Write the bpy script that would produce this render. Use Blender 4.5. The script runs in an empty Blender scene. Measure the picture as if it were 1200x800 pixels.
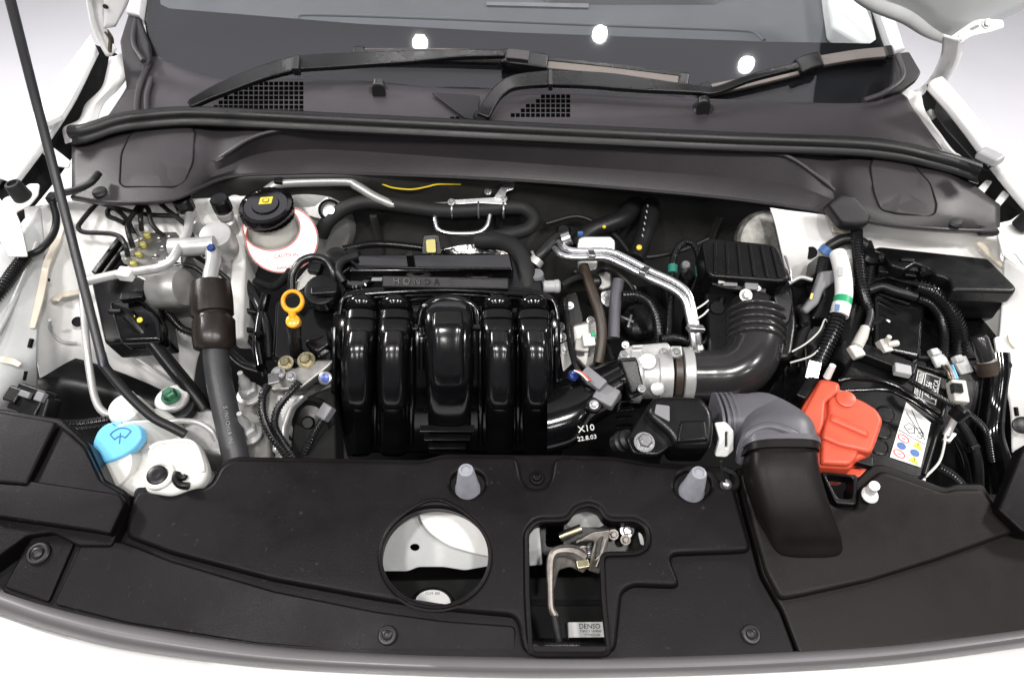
import bpy, bmesh, math, random
from mathutils import Vector, Matrix
random.seed(7)
scn = bpy.context.scene
R = math.radians

# ------------------------------------------------------------------ camera
FPX = 800.0                      # focal length in pixels of a 1200 px wide picture
PITCH = R(48.0)                  # looking down into the bay
CAM = Vector((0, 0, 1.60))
cd = bpy.data.cameras.new('camera'); cam = bpy.data.objects.new('camera', cd)
scn.collection.objects.link(cam); scn.camera = cam
cam.location = CAM; cam.rotation_euler = (R(90) - PITCH, 0, 0)
cd.sensor_width = 36; cd.lens = FPX / 1200 * 36; cd.clip_start = 0.01; cd.clip_end = 100
# ------------------------------------------------------------------ world and lamps (indoor studio)
w = bpy.data.worlds.new('World'); scn.world = w; w.use_nodes = True
bg = w.node_tree.nodes['Background']; bg.inputs[0].default_value = (0.93, 0.94, 1.0, 1); bg.inputs[1].default_value = 0.13
def area(name, loc, aim, size, power, col=(1, .97, .94), shape='DISK', sy=None):
    l = bpy.data.lights.new(name, 'AREA'); l.shape = shape; l.size = size
    if sy: l.size_y = sy
    l.energy = power; l.color = col
    o = bpy.data.objects.new(name, l); scn.collection.objects.link(o); o.location = loc
    o.rotation_euler = (Vector(aim) - Vector(loc)).to_track_quat('-Z', 'Y').to_euler()
    return o
for lx, e in ((-1.35, 15), (-.5, 20), (.5, 20), (1.35, 15)):    # two rows of ceiling downlights in front of the raised hood
    area('ceiling_lamp', (lx, -.25, 2.75), (lx * .3, .55, .9), .17, e)
    area('ceiling_lamp', (lx, -1.15, 2.75), (lx * .3, .45, .9), .17, 4.5)
area('ceiling_lamp', (-2.6, 1.5, 2.75), (-2.0, 1.6, 0), .5, 110)  # unseen lamp added to brighten the studio floor on this side
area('ceiling_lamp', (2.6, 1.5, 2.75), (2.0, 1.6, 0), .5, 90)  # likewise unseen, added to whiten the floor on the other side
area('light_ceiling', (-.9, 2.1, 3.0), (-.9, 2.1, 0), 4.4, 54, (.97, .93, 1), 'RECTANGLE', 2.4)  # unseen lamp panel added so the windscreen's black band mirrors a pale ceiling
scn.view_settings.view_transform = 'Standard'; scn.view_settings.look = 'None'
scn.view_settings.exposure = 0.0; scn.view_settings.gamma = 1.0
try: scn.view_settings.use_curve_mapping = False
except Exception: pass
scn.cycles.max_bounces = 8; scn.cycles.transparent_max_bounces = 8
scn.cycles.use_denoising = True

# ------------------------------------------------------------------ picture -> place
FWD = Vector((0, math.cos(PITCH), -math.sin(PITCH))); UPV = Vector((0, math.sin(PITCH), math.cos(PITCH))); RGT = Vector((1, 0, 0))
UP = Vector((0, 0, 1))
def ray(u, v): return FWD + RGT * ((u - 600) / FPX) + UPV * ((400 - v) / FPX)
def P(u, v, z):
    d = ray(u, v); return CAM + d * ((z - CAM.z) / d.z)
def PY(u, v, y):
    d = ray(u, v); return CAM + d * (y / d.y)
def W(pts): return [P(*p) for p in pts]
def px(p, n=1.0): return n * (Vector(p) - CAM).dot(FWD) / FPX       # n pixels at that place, in metres
class Plane:
    def __init__(s, p, n):
        s.o = Vector(p); s.n = Vector(n).normalized()
        a = Vector((1, 0, 0)); s.ex = (a - s.n * a.dot(s.n)).normalized(); s.ey = s.n.cross(s.ex)
    def at(s, u, v):
        d = ray(u, v); return CAM + d * ((s.o - CAM).dot(s.n) / d.dot(s.n))
    def off(s, h): return Plane(s.o + s.n * h, s.n)
    def loc(s, p): q = p - s.o; return (q.dot(s.ex), q.dot(s.ey))
    def wor(s, a, b, h=0): return s.o + s.ex * a + s.ey * b + s.n * h
def flat(z): return Plane((0, 0, z), (0, 0, 1))
def tilt(u, v, z, t, s=0): return Plane(P(u, v, z), (math.sin(R(s)), -math.sin(R(t)), math.cos(R(t))))
def ax(tx, ty): return Vector((tx, ty, 1)).normalized()

# ------------------------------------------------------------------ materials
MATS = {}
def mat(name, col, rough=.5, metal=0, bump=0, bs=600, var=.12, vs=18, coat=0, spec=.5, sss=0, rvar=.08, speck=0, bd=.0006):
    m = bpy.data.materials.new(name); m.use_nodes = True; nt = m.node_tree; N = nt.nodes; L = nt.links
    b = N['Principled BSDF']
    b.inputs['Metallic'].default_value = metal; b.inputs['Coat Weight'].default_value = coat
    b.inputs['Coat Roughness'].default_value = .05; b.inputs['Specular IOR Level'].default_value = spec
    if sss:
        b.inputs['Subsurface Weight'].default_value = sss; b.inputs['Subsurface Radius'].default_value = (.02, .02, .02); b.inputs['Subsurface Scale'].default_value = .5
    tc = N.new('ShaderNodeTexCoord')
    n1 = N.new('ShaderNodeTexNoise'); n1.inputs['Scale'].default_value = vs; n1.inputs['Detail'].default_value = 6; n1.inputs['Roughness'].default_value = .65
    L.new(tc.outputs['Object'], n1.inputs['Vector'])
    r = N.new('ShaderNodeMapRange'); r.inputs[1].default_value = .3; r.inputs[2].default_value = .7; r.inputs[3].default_value = 1 - var; r.inputs[4].default_value = 1 + var
    L.new(n1.outputs[0], r.inputs[0])
    mx = N.new('ShaderNodeMix'); mx.data_type = 'RGBA'; mx.blend_type = 'MULTIPLY'; mx.inputs[0].default_value = 1
    mx.inputs[6].default_value = (*col, 1); L.new(r.outputs[0], mx.inputs[7])
    out = mx.outputs[2]
    if speck:
        vo = N.new('ShaderNodeTexNoise'); vo.inputs['Scale'].default_value = 170; vo.inputs['Detail'].default_value = 3
        L.new(tc.outputs['Object'], vo.inputs['Vector'])
        rr = N.new('ShaderNodeMapRange'); rr.inputs[1].default_value = .67; rr.inputs[2].default_value = .76; rr.inputs[3].default_value = 0; rr.inputs[4].default_value = speck
        L.new(vo.outputs[0], rr.inputs[0])
        m2 = N.new('ShaderNodeMix'); m2.data_type = 'RGBA'; L.new(rr.outputs[0], m2.inputs[0]); L.new(out, m2.inputs[6]); m2.inputs[7].default_value = (.35, .33, .30, 1)
        out = m2.outputs[2]
    L.new(out, b.inputs['Base Color'])
    r2 = N.new('ShaderNodeMapRange'); r2.inputs[1].default_value = .3; r2.inputs[2].default_value = .7; r2.inputs[3].default_value = max(.02, rough - rvar); r2.inputs[4].default_value = min(1, rough + rvar)
    L.new(n1.outputs[0], r2.inputs[0]); L.new(r2.outputs[0], b.inputs['Roughness'])
    if bump:
        n2 = N.new('ShaderNodeTexNoise'); n2.inputs['Scale'].default_value = bs; n2.inputs['Detail'].default_value = 2
        L.new(tc.outputs['Object'], n2.inputs['Vector'])
        bp = N.new('ShaderNodeBump'); bp.inputs['Strength'].default_value = bump; bp.inputs['Distance'].default_value = bd
        L.new(n2.outputs[0], bp.inputs['Height']); L.new(bp.outputs[0], b.inputs['Normal'])
    MATS[name] = m; return m
mat('cover', (.0042, .0034, .0041), .40, spec=.11, rvar=.12, bump=.35, bs=900, var=.22, vs=9, speck=.05)
mat('cover_duct', (.0075, .0064, .0062), .42, spec=.13, bump=.25, bs=900, var=.15)
mat('cowl', (.030, .027, .030), .44, spec=.4, bump=.45, bs=1100, var=.12, vs=7, speck=.05)
mat('cowl_dark', (.012, .0115, .0125), .48, spec=.3, bump=.45, bs=1100, var=.15)
mat('rubber', (.010, .010, .0105), .40, spec=.35, bump=.15, bs=500, var=.15)
mat('rubber_matte', (.014, .014, .0145), .6, spec=.3, bump=.3, bs=700)
mat('gloss', (.0025, .0025, .003), .13, bump=.06, bs=260, var=.2, rvar=.05)
mat('black', (.0042, .0042, .0046), .30, spec=.28, bump=.2, bs=700, var=.2)
mat('black_matte', (.006, .006, .006), .7, spec=.2, bump=.3, bs=500, var=.25)
mat('conduit', (.008, .008, .009), .25, var=.2)
mat('trim', (.105, .10, .105), .36, bump=.08, bs=900, var=.06, vs=5)
mat('paint', (.80, .80, .80), .22, var=.02, coat=.6)
mat('primer', (.78, .775, .76), .38, bump=.1, bs=60, var=.06, vs=12)
mat('primer_grey', (.46, .47, .47), .42, bump=.15, bs=60, var=.12, vs=14)
mat('sealant', (.66, .60, .50), .6, bump=.6, bs=90, var=.08)
mat('steel', (.46, .46, .47), .30, .9, var=.12)
mat('alu', (.29, .285, .275), .42, .75, bump=.25, bs=300, var=.22, vs=45)
mat('alu_white', (.46, .46, .455), .38, .45, bump=.2, bs=260, var=.1, vs=30)
mat('chrome', (.72, .72, .74), .30, 1, var=.05)
mat('zinc', (.38, .34, .23), .32, 1, var=.2, vs=40)
mat('brass_dull', (.19, .155, .125), .36, 1, var=.25, vs=60)
mat('foil', (.6, .59, .57), .3, 1, bump=1.0, bs=70, var=.2, bd=.004)
mat('tank', (.64, .64, .61), .40, var=.04, sss=.25, bump=.1, bs=120)
mat('milky', (.52, .51, .47), .36, var=.06, sss=.25)
mat('blue', (.15, .50, .80), .40, var=.05, bump=.12, bs=500, sss=.08)
mat('yellow', (.66, .50, .03), .35, var=.06)
mat('amber', (.85, .36, .015), .30, var=.05, sss=.08)
mat('yellow_dull', (.45, .40, .10), .4, var=.15)
mat('red', (.60, .082, .040), .44, var=.07, bump=.18, bs=500, sss=.05)
mat('red_ink', (.62, .06, .05), .5)
mat('blue_ink', (.05, .13, .34), .5)
mat('blue_anod', (.02, .045, .20), .3, .4)
mat('latch_metal', (.17, .155, .14), .42, .8, bump=.3, bs=250, var=.3, vs=70)
mat('void', (.0015, .0015, .0015), .9, spec=0)
mat('navy', (.012, .014, .03), .35)
mat('gloss_soft', (.005, .005, .0057), .18, var=.2, rvar=.06)
mat('green', (.02, .33, .14), .4)
mat('green_dark', (.015, .16, .12), .5)
mat('green_zinc', (.05, .15, .09), .3, .6)
mat('paper', (.80, .80, .79), .5, var=.03)
mat('ink', (.02, .02, .02), .5)
mat('white_plastic', (.78, .78, .77), .38, var=.03)
mat('grey_plastic', (.16, .16, .17), .45, bump=.15)
mat('grey_light', (.36, .36, .37), .42)
mat('grey_rubber', (.085, .083, .096), .42, spec=.35, bump=.2, bs=500, var=.1)
mat('hose_grey', (.030, .030, .033), .42, bump=.35, bs=420, var=.15)
mat('hose_intake', (.020, .019, .020), .22, var=.1)
mat('sleeve', (.014, .0095, .0075), .34, bump=.3, bs=500, var=.15)
mat('hose_brown', (.035, .024, .017), .45, bump=.3, bs=400, var=.3)
mat('stopper', (.24, .245, .275), .34, sss=.3, var=.12, vs=90)
mat('blade', (.105, .09, .08), .55, var=.15, vs=40)
mat('tin', (.22, .215, .20), .5, .5, bump=.4, bs=60, var=.65, vs=60)
mat('booster', (.36, .36, .35), .38, .5, var=.15)
mat('firewall', (.020, .0195, .0185), .55, bump=.6, bs=120, var=.3, vs=12)
mat('hood_inner', (.62, .65, .64), .28, var=.03, vs=6)
mat('dash', (.085, .092, .098), .5, var=.06, bump=.2)
mat('frit', (.010, .0098, .0115), .03, var=.05, spec=.2, rvar=0)
mat('studio', (.70, .70, .735), .55, var=.03, vs=1.2)
mat('wire_white', (.60, .60, .58), .4)
mat('text_grey', (.03, .03, .03), .35)
g = bpy.data.materials.new('glass'); g.use_nodes = True; nt = g.node_tree; nt.nodes.clear()
o_ = nt.nodes.new('ShaderNodeOutputMaterial'); mx_ = nt.nodes.new('ShaderNodeMixShader'); tr_ = nt.nodes.new('ShaderNodeBsdfTransparent'); gl_ = nt.nodes.new('ShaderNodeBsdfGlossy'); fr_ = nt.nodes.new('ShaderNodeFresnel')
tr_.inputs[0].default_value = (.93, .945, .945, 1); gl_.inputs['Roughness'].default_value = .02; fr_.inputs[0].default_value = 1.5
ge_ = nt.nodes.new('ShaderNodeNewGeometry'); su_ = nt.nodes.new('ShaderNodeMath'); su_.operation = 'SUBTRACT'; su_.inputs[0].default_value = 1; ml_ = nt.nodes.new('ShaderNodeMath'); ml_.operation = 'MULTIPLY'
nt.links.new(ge_.outputs['Backfacing'], su_.inputs[1]); nt.links.new(su_.outputs[0], ml_.inputs[0]); nt.links.new(fr_.outputs[0], ml_.inputs[1]); nt.links.new(ml_.outputs[0], mx_.inputs[0]); nt.links.new(tr_.outputs[0], mx_.inputs[1]); nt.links.new(gl_.outputs[0], mx_.inputs[2]); nt.links.new(mx_.outputs[0], o_.inputs[0]); MATS['glass'] = g

# ------------------------------------------------------------------ mesh helpers
def catmull(pts, n):
    pts = [Vector(p) for p in pts]
    if len(pts) < 3: return [pts[0].lerp(pts[-1], i / max(1, n - 1)) for i in range(n)]
    e = [pts[0] * 2 - pts[1]] + pts + [pts[-1] * 2 - pts[-2]]
    dense = []
    for i in range(1, len(e) - 2):
        p0, p1, p2, p3 = e[i - 1:i + 3]
        for k in range(12):
            t = k / 12
            dense.append(.5 * ((2 * p1) + (p2 - p0) * t + (2 * p0 - 5 * p1 + 4 * p2 - p3) * t * t + (3 * p1 - p0 - 3 * p2 + p3) * t ** 3))
    dense.append(pts[-1])
    return resample(dense, n)
def cparam(pts, n):
    pts = [Vector(p) for p in pts]; e = [pts[0] * 2 - pts[1]] + pts + [pts[-1] * 2 - pts[-2]]; out = []
    for k in range(n):
        q = k / (n - 1) * (len(pts) - 1); i = min(int(q), len(pts) - 2); t = q - i; p0, p1, p2, p3 = e[i:i + 4]
        out.append(.5 * ((2 * p1) + (p2 - p0) * t + (2 * p0 - 5 * p1 + 4 * p2 - p3) * t * t + (3 * p1 - p0 - 3 * p2 + p3) * t ** 3))
    return out
def resample(d, n):
    L = [0]
    for a, b in zip(d, d[1:]): L.append(L[-1] + (b - a).length)
    out = []; j = 0
    for i in range(n):
        s = L[-1] * i / (n - 1)
        while j < len(d) - 2 and L[j + 1] < s: j += 1
        seg = L[j + 1] - L[j]
        out.append(d[j].lerp(d[j + 1], (s - L[j]) / seg if seg > 1e-9 else 0))
    return out
def plen(d): return sum((b - a).length for a, b in zip(d, d[1:]))
def round_poly(pts, r, n=4):
    out = []; m = len(pts)
    for i in range(m):
        p = Vector(pts[i]); a = Vector(pts[i - 1]) - p; b = Vector(pts[(i + 1) % m]) - p
        la, lb = a.length, b.length
        if la < 1e-9 or lb < 1e-9: continue
        q = min(r, la * .45, lb * .45)
        s, e = p + a / la * q, p + b / lb * q
        for k in range(n + 1):
            t = k / n; out.append(s * (1 - t) ** 2 + p * 2 * t * (1 - t) + e * t * t)
    return out
class MB:
    def __init__(s): s.v = []; s.f = []; s.flat = False
    def add(s, vs, fs):
        o = len(s.v); s.v += [Vector(x) for x in vs]; s.f += [[i + o for i in f] for f in fs]; return s
    def tube(s, pts, r, seg=12, n=None, corr=0, cap=True, straight=False):
        """round tube through points; r in metres (number or list); corr = pitch of the corrugation"""
        if straight: d = [Vector(p) for p in pts]
        else: d = catmull(pts, n or max(8, len(pts) * 7))
        if corr:
            k = max(8, int(plen(d) / corr)); d = resample(d, k * 4 + 1)
        N = len(d); rs = []
        for i in range(N):
            t = i / (N - 1)
            if isinstance(r, (list, tuple)):
                q = t * (len(r) - 1); j = min(int(q), len(r) - 2); rr = r[j] + (r[j + 1] - r[j]) * (q - j)
            else: rr = r
            if corr: rr *= (1, 1, .80, .80)[i % 4]
            rs.append(rr)
        T = (d[1] - d[0]).normalized(); X = T.orthogonal().normalized(); vs = []; fs = []
        for i in range(N):
            t2 = (d[min(i + 1, N - 1)] - d[max(i - 1, 0)]).normalized()
            q = T.rotation_difference(t2); X = (q @ X); X = (X - t2 * X.dot(t2)).normalized(); T = t2; Y = T.cross(X)
            for k in range(seg):
                a = 2 * math.pi * k / seg; vs.append(d[i] + (X * math.cos(a) + Y * math.sin(a)) * rs[i])
        for i in range(N - 1):
            for k in range(seg): fs.append([i * seg + k, i * seg + (k + 1) % seg, (i + 1) * seg + (k + 1) % seg, (i + 1) * seg + k])
        if cap: fs.append(list(range(seg))[::-1]); fs.append([(N - 1) * seg + k for k in range(seg)])
        return s.add(vs, fs)
    def lathe(s, o, axis, prof, seg=28, flute=0, fa=.06):
        """profile of (radius, height) in metres turned round an axis"""
        o = Vector(o); A = Vector(axis).normalized(); X = A.orthogonal().normalized(); Y = A.cross(X); vs = []; fs = []
        for (r, h) in prof:
            for k in range(seg):
                a = 2 * math.pi * k / seg; rr = r * (1 - (fa if flute and k % 2 else 0)); vs.append(o + A * h + (X * math.cos(a) + Y * math.sin(a)) * rr)
        m = len(prof)
        for i in range(m - 1):
            for k in range(seg): fs.append([i * seg + k, i * seg + (k + 1) % seg, (i + 1) * seg + (k + 1) % seg, (i + 1) * seg + k])
        fs.append(list(range(seg))[::-1]); fs.append([(m - 1) * seg + k for k in range(seg)])
        return s.add(vs, fs)
    def turn(s, u, v, z, axis, prof, seg=28, flute=0, fa=.06):
        o = P(u, v, z); k = px(o); return s.lathe(o, axis, [(r * k, h * k) for r, h in prof], seg, flute, fa)
    def obox(s, c, ex, ey, ez):
        c, ex, ey, ez = map(Vector, (c, ex, ey, ez))
        vs = [c + ex * a + ey * b + ez * d for d in (-1, 1) for b in (-1, 1) for a in (-1, 1)]
        return s.add(vs, [[0, 2, 3, 1], [4, 5, 7, 6], [0, 1, 5, 4], [2, 6, 7, 3], [0, 4, 6, 2], [1, 3, 7, 5]])
    def box(s, u, v, z, w, d, h, yaw=0, pitch=0, roll=0):
        """box centred on a place, sizes in metres"""
        M = Matrix.Rotation(R(yaw), 3, 'Z') @ Matrix.Rotation(R(pitch), 3, 'X') @ Matrix.Rotation(R(roll), 3, 'Y')
        return s.obox(P(u, v, z), M @ Vector((w / 2, 0, 0)), M @ Vector((0, d / 2, 0)), M @ Vector((0, 0, h / 2)))
    def bar(s, a, b, w, h, up=UP):
        """straight flat bar from a to b"""
        a, b = Vector(a), Vector(b); t = (b - a).normalized(); x = t.cross(up).normalized(); n = x.cross(t)
        return s.obox((a + b) / 2, x * (w / 2), (b - a) / 2, n * (h / 2))
    def strip(s, pts, w, h, n=None, up=UP):
        """flat bar following a curve; w may be a list"""
        d = catmull(pts, n or len(pts) * 6); N = len(d); vs = []; fs = []
        for i in range(N):
            t = (d[min(i + 1, N - 1)] - d[max(i - 1, 0)]).normalized(); x = t.cross(up).normalized(); nn = x.cross(t)
            if isinstance(w, (list, tuple)):
                q = i / (N - 1) * (len(w) - 1); j = min(int(q), len(w) - 2); ww = w[j] + (w[j + 1] - w[j]) * (q - j)
            else: ww = w
            for a, b in ((-1, -1), (1, -1), (1, 1), (-1, 1)): vs.append(d[i] + x * (a * ww / 2) + nn * (b * h / 2))
        for i in range(N - 1):
            for k in range(4): fs.append([i * 4 + k, i * 4 + (k + 1) % 4, i * 4 + 4 + (k + 1) % 4, i * 4 + 4 + k])
        fs += [[3, 2, 1, 0], [(N - 1) * 4 + k for k in range(4)]]
        return s.add(vs, fs)
    def sheet(s, rows, nu=40, nv=None, smooth_v=True, world=False):
        rr = [catmull([p if world else P(*p) for p in row], nu) for row in rows]
        if smooth_v:
            nv = nv or len(rows) * 4; cols = [catmull([r[i] for r in rr], nv) for i in range(nu)]
            rr = [[cols[i][j] for i in range(nu)] for j in range(nv)]
        m = len(rr); vs = [p for r in rr for p in r]
        return s.add(vs, [[j * nu + i, (j + 1) * nu + i, (j + 1) * nu + i + 1, j * nu + i + 1] for j in range(m - 1) for i in range(nu - 1)])
    def plate(s, polys, pl, th, bevel=.0015, rc=.004, res=2, shear=None, draft=0, pixel=True):
        """plate with rounded edges: outline (and holes) seen at pixels on a plane, th thick below the plane"""
        if not isinstance(polys[0], list): polys = [polys]
        cu = bpy.data.curves.new('tmp', 'CURVE'); cu.dimensions = '2D'; cu.fill_mode = 'BOTH'
        bevel = min(bevel, th * .49)
        cu.extrude = th / 2 - bevel; cu.bevel_depth = bevel; cu.bevel_resolution = res; cu.offset = -bevel
        for poly in polys:
            q = [Vector(pl.loc(pl.at(*p))) if pixel else Vector(p) for p in poly]
            if rc: q = round_poly(q, rc)
            sp = cu.splines.new('POLY'); sp.points.add(len(q) - 1); sp.use_cyclic_u = True
            for k, a in enumerate(q): sp.points[k].co = (a.x, a.y, 0, 1)
        ob = bpy.data.objects.new('tmp', cu); me = bpy.data.meshes.new_from_object(ob)
        cx = sum(v.co.x for v in me.vertices) / max(1, len(me.vertices)); cy = sum(v.co.y for v in me.vertices) / max(1, len(me.vertices))
        vs = []
        for v in me.vertices:
            t = .5 - v.co.z / th; k = 1 + draft * t
            p = pl.wor(cx + (v.co.x - cx) * k, cy + (v.co.y - cy) * k, v.co.z - th / 2)
            if shear: p += Vector(shear) * t
            vs.append(p)
        s.flat = True; s.add(vs, [list(p.vertices) for p in me.polygons])
        bpy.data.objects.remove(ob); bpy.data.curves.remove(cu); bpy.data.meshes.remove(me); return s
    def text(s, body, o, ex, ey, size, th=.0006, cx=True):
        cu = bpy.data.curves.new('tmp', 'FONT'); cu.body = body; cu.size = size; cu.extrude = th; cu.resolution_u = 2
        if cx: cu.align_x = 'CENTER'; cu.align_y = 'CENTER'
        ob = bpy.data.objects.new('tmp', cu); scn.collection.objects.link(ob); bpy.context.view_layer.update()
        me = bpy.data.meshes.new_from_object(ob); ex = Vector(ex).normalized(); ey = Vector(ey).normalized(); n = ex.cross(ey)
        s.add([Vector(o) + ex * v.co.x + ey * v.co.y + n * v.co.z for v in me.vertices], [list(p.vertices) for p in me.polygons])
        bpy.data.objects.remove(ob); bpy.data.curves.remove(cu); bpy.data.meshes.remove(me); return s

THINGS = []
class Thing:
    def __init__(s, name, label=None, cat=None, group=None, kind=None):
        s.name, s.label, s.cat, s.group, s.kind = name, label, cat, group, kind; s.parts = []; THINGS.append(s)
    def part(s, name, mb, m, parent=None, bevel=0, seg=2, solid=0, sub=0, sharp=35, label=None, kind=None):
        me = bpy.data.meshes.new(name); me.from_pydata([tuple(v) for v in mb.v], [], mb.f); me.validate(); me.update()
        bm = bmesh.new(); bm.from_mesh(me); bmesh.ops.remove_doubles(bm, verts=bm.verts, dist=1e-6); bmesh.ops.recalc_face_normals(bm, faces=bm.faces); bm.to_mesh(me); bm.free()
        me.shade_smooth()
        if sharp: me.set_sharp_from_angle(angle=R(sharp))
        me.materials.append(MATS[m])
        o = bpy.data.objects.new(name, me); scn.collection.objects.link(o)
        if sub:
            q = o.modifiers.new('s', 'SUBSURF'); q.levels = q.render_levels = sub
        if solid:
            q = o.modifiers.new('t', 'SOLIDIFY'); q.thickness = abs(solid); q.offset = -1 if solid > 0 else 1
        if bevel:
            q = o.modifiers.new('b', 'BEVEL'); q.width = bevel; q.segments = seg; q.limit_method = 'ANGLE'; q.angle_limit = R(35); q.harden_normals = True
        if mb.flat:
            q = o.modifiers.new('n', 'WEIGHTED_NORMAL'); q.weight = 100; q.keep_sharp = True
        if label: o['label'] = label
        if kind: o['kind'] = kind
        s.parts.append((o, parent)); return o
    def finish(s):
        lo = Vector((1e9,) * 3); hi = -lo
        for o, _ in s.parts:
            for v in o.data.vertices:
                for i in range(3): lo[i] = min(lo[i], v.co[i]); hi[i] = max(hi[i], v.co[i])
        base = Vector(((lo.x + hi.x) / 2, (lo.y + hi.y) / 2, lo.z))
        for o, _ in s.parts: o.data.transform(Matrix.Translation(-base))
        tops = [o for o, p in s.parts if p is None]
        if len(tops) == 1: root = tops[0]; root.name = s.name
        else:
            root = bpy.data.objects.new(s.name, None); scn.collection.objects.link(root); root.empty_display_size = .05
        root.location = base
        for o, p in s.parts:
            if o is not root: o.parent = p or root
        if s.label: root['label'] = s.label
        if s.cat: root['category'] = s.cat
        if s.group: root['group'] = s.group
        if s.kind: root['kind'] = s.kind
def tb(pts, rpx, **k):
    w = W(pts); r = [px(w[0], q) for q in rpx] if isinstance(rpx, list) else px(w[len(w) // 2], rpx)
    return MB().tube(w, r, **k)
def simple(name, label, cat, part_list, group=None):
    t = Thing(name, label, cat, group)
    for p in part_list: t.part(*p[:3], **(p[3] if len(p) > 3 else {}))
    return t
HEX = 6
def bolt(t, u, v, z, r, m='zinc', axis=UP, name='bolt', washer=1.5, h=.8, parent=None):
    mb = MB().turn(u, v, z, axis, [(r * washer, -.2 * r), (r * washer, .1 * r)], 20)
    mb.turn(u, v, z, axis, [(r, .1 * r), (r, h * r), (r * .8, (h + .18) * r)], HEX); mb.turn(u, v, z, axis, [(r * .55, h * r), (r * .5, (h + .3) * r)], 12)
    return t.part(name, mb, m, parent)
# ================================================================== SETTING: studio floor, backdrop, dark bay
t = Thing('floor', kind='structure')
t.part('floor', MB().obox((0, 2, -.02), (7, 0, 0), (0, 6, 0), (0, 0, .02)), 'studio')
t = Thing('backdrop', kind='structure')
t.part('backdrop', MB().sheet([[(-7, 5.5, .01), (7, 5.5, .01)], [(-7, 6.2, .15), (7, 6.2, .15)], [(-7, 6.5, .9), (7, 6.5, .9)], [(-7, 6.5, 3.6), (7, 6.5, 3.6)]], nu=6, nv=16, world=True), 'studio')

t = Thing('firewall', 'black sound-deadening firewall panel behind the engine under the cowl', 'firewall')
fw = MB().sheet([[(-.62, .87, 1.0), (-.3, .885, 1.0), (0, .89, 1.0), (.3, .885, 1.0), (.62, .87, 1.0)], [(-.62, .875, .9), (-.3, .90, .9), (0, .885, .9), (.3, .90, .9), (.62, .875, .9)],
                 [(-.62, .84, .75), (-.3, .87, .75), (0, .83, .75), (.3, .87, .75), (.62, .84, .75)], [(-.62, .80, .5), (-.3, .80, .5), (0, .80, .5), (.3, .80, .5), (.62, .80, .5)]], nu=60, nv=40, world=True)
t.part('insulator', fw, 'firewall', solid=.006)
t.part('underside', MB().obox((0, .47, .50), (.66, 0, 0), (0, .36, 0), (0, 0, .01)), 'black_matte')
for x in (-.22, -.02, .17, .33): t.part('panel_rib', MB().tube([Vector((x, .872, .93)), Vector((x, .882, .86)), Vector((x + .01, .852, .72))], .006), 'firewall')

# ================================================================== FRONT END: bumper, trim, covers
TR_IN = [(-60, 668), (0, 690), (60, 711), (150, 733), (300, 757), (450, 768), (600, 772), (750, 772), (900, 767), (1050, 757), (1200, 738), (1270, 726)]
TR_OUT = [(-60, 700), (0, 718), (60, 738), (150, 760), (300, 780), (450, 789), (600, 793), (750, 792), (900, 787), (1050, 777), (1200, 757), (1270, 745)]
def mid(f, dz): return [(a[0] + (b[0] - a[0]) * f, a[1] + (b[1] - a[1]) * f, dz) for a, b in zip(TR_IN, TR_OUT)]
t = Thing('grille_trim', 'satin grey trim lip running across the front above the white bumper', 'trim')
t.part('lip', MB().sheet([mid(-.15, .872), mid(0, .884), mid(.22, .8885), mid(.5, .889), mid(.78, .884), mid(1, .872), mid(1.06, .85), mid(1.0, .82)], nu=110, nv=40), 'trim', solid=.003)
t = Thing('bumper', 'white painted bumper skin curving below the grey trim lip', 'bumper')
t.part('skin', MB().sheet([mid(.8, .835), mid(1.0, .853), mid(1.25, .858), [(u, v + 45, .855) for u, v in TR_OUT], [(u, v + 110, .82) for u, v in TR_OUT], [(u, v + 150, .70) for u, v in TR_OUT]], nu=90, nv=30), 'paint', solid=.004)

SL = math.atan(.2)
FC = Plane(P(600, 540, .925), (0, -math.sin(SL), math.cos(SL)))
circ = [(510 + 66 * math.cos(a), 652 + 61 * math.sin(a)) for a in [2 * math.pi * k / 48 for k in range(48)]]
LATCH = [(617, 624), (628, 610), (660, 609), (668, 605), (674, 595), (690, 590), (703, 595), (708, 605), (716, 609), (745, 609), (757, 617), (760, 630), (757, 642), (745, 648), (705, 649), (707, 700), (714, 766), (622, 766), (618, 700)]
t = Thing('radiator_cover', 'large matt black plastic radiator cover with round hole and latch cutout', 'cover')
base_out = [(0, 693), (38, 623), (70, 622), (92, 631), (130, 640), (150, 600), (158, 570), (245, 568), (258, 542), (275, 534), (495, 538), (520, 531), (605, 532), (650, 532), (722, 534), (760, 541), (859, 547), (871, 600), (891, 675), (914, 715), (935, 770), (750, 778), (600, 778), (450, 774), (300, 763), (150, 739), (60, 717)]
bump1 = [(548 + 20 * math.cos(a), 566 + 15 * math.sin(a)) for a in [2 * math.pi * k / 24 for k in range(24)]]
bump2 = [(812 + 21 * math.cos(a), 568 + 16 * math.sin(a)) for a in [2 * math.pi * k / 24 for k in range(24)]]
t.part('panel', MB().plate([base_out, circ, LATCH], FC.off(-.010), .030, .003, .006), 'cover')
plateau = [(160, 573), (246, 570), (259, 544), (276, 536), (495, 540), (520, 533), (606, 533), (611, 561), (620, 571), (638, 571), (646, 561), (650, 534), (722, 536), (760, 543), (857, 549), (866, 590), (882, 646), (784, 650), (799, 688), (742, 686), (729, 694), (722, 764), (613, 764), (606, 722), (520, 714), (440, 702), (320, 680), (200, 648), (146, 628), (150, 595)]
LATCH2 = [(690 + (a - 690) * 1.015, 650 + (b - 650) * 1.02) for a, b in LATCH[:-2]] + [(621, 762), (617, 700)]; LATCH2[16] = (712, 762)
circ2 = [(510 + 63 * math.cos(a), 652 + 58 * math.sin(a)) for a in [2 * math.pi * k / 48 for k in range(48)]]
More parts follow.
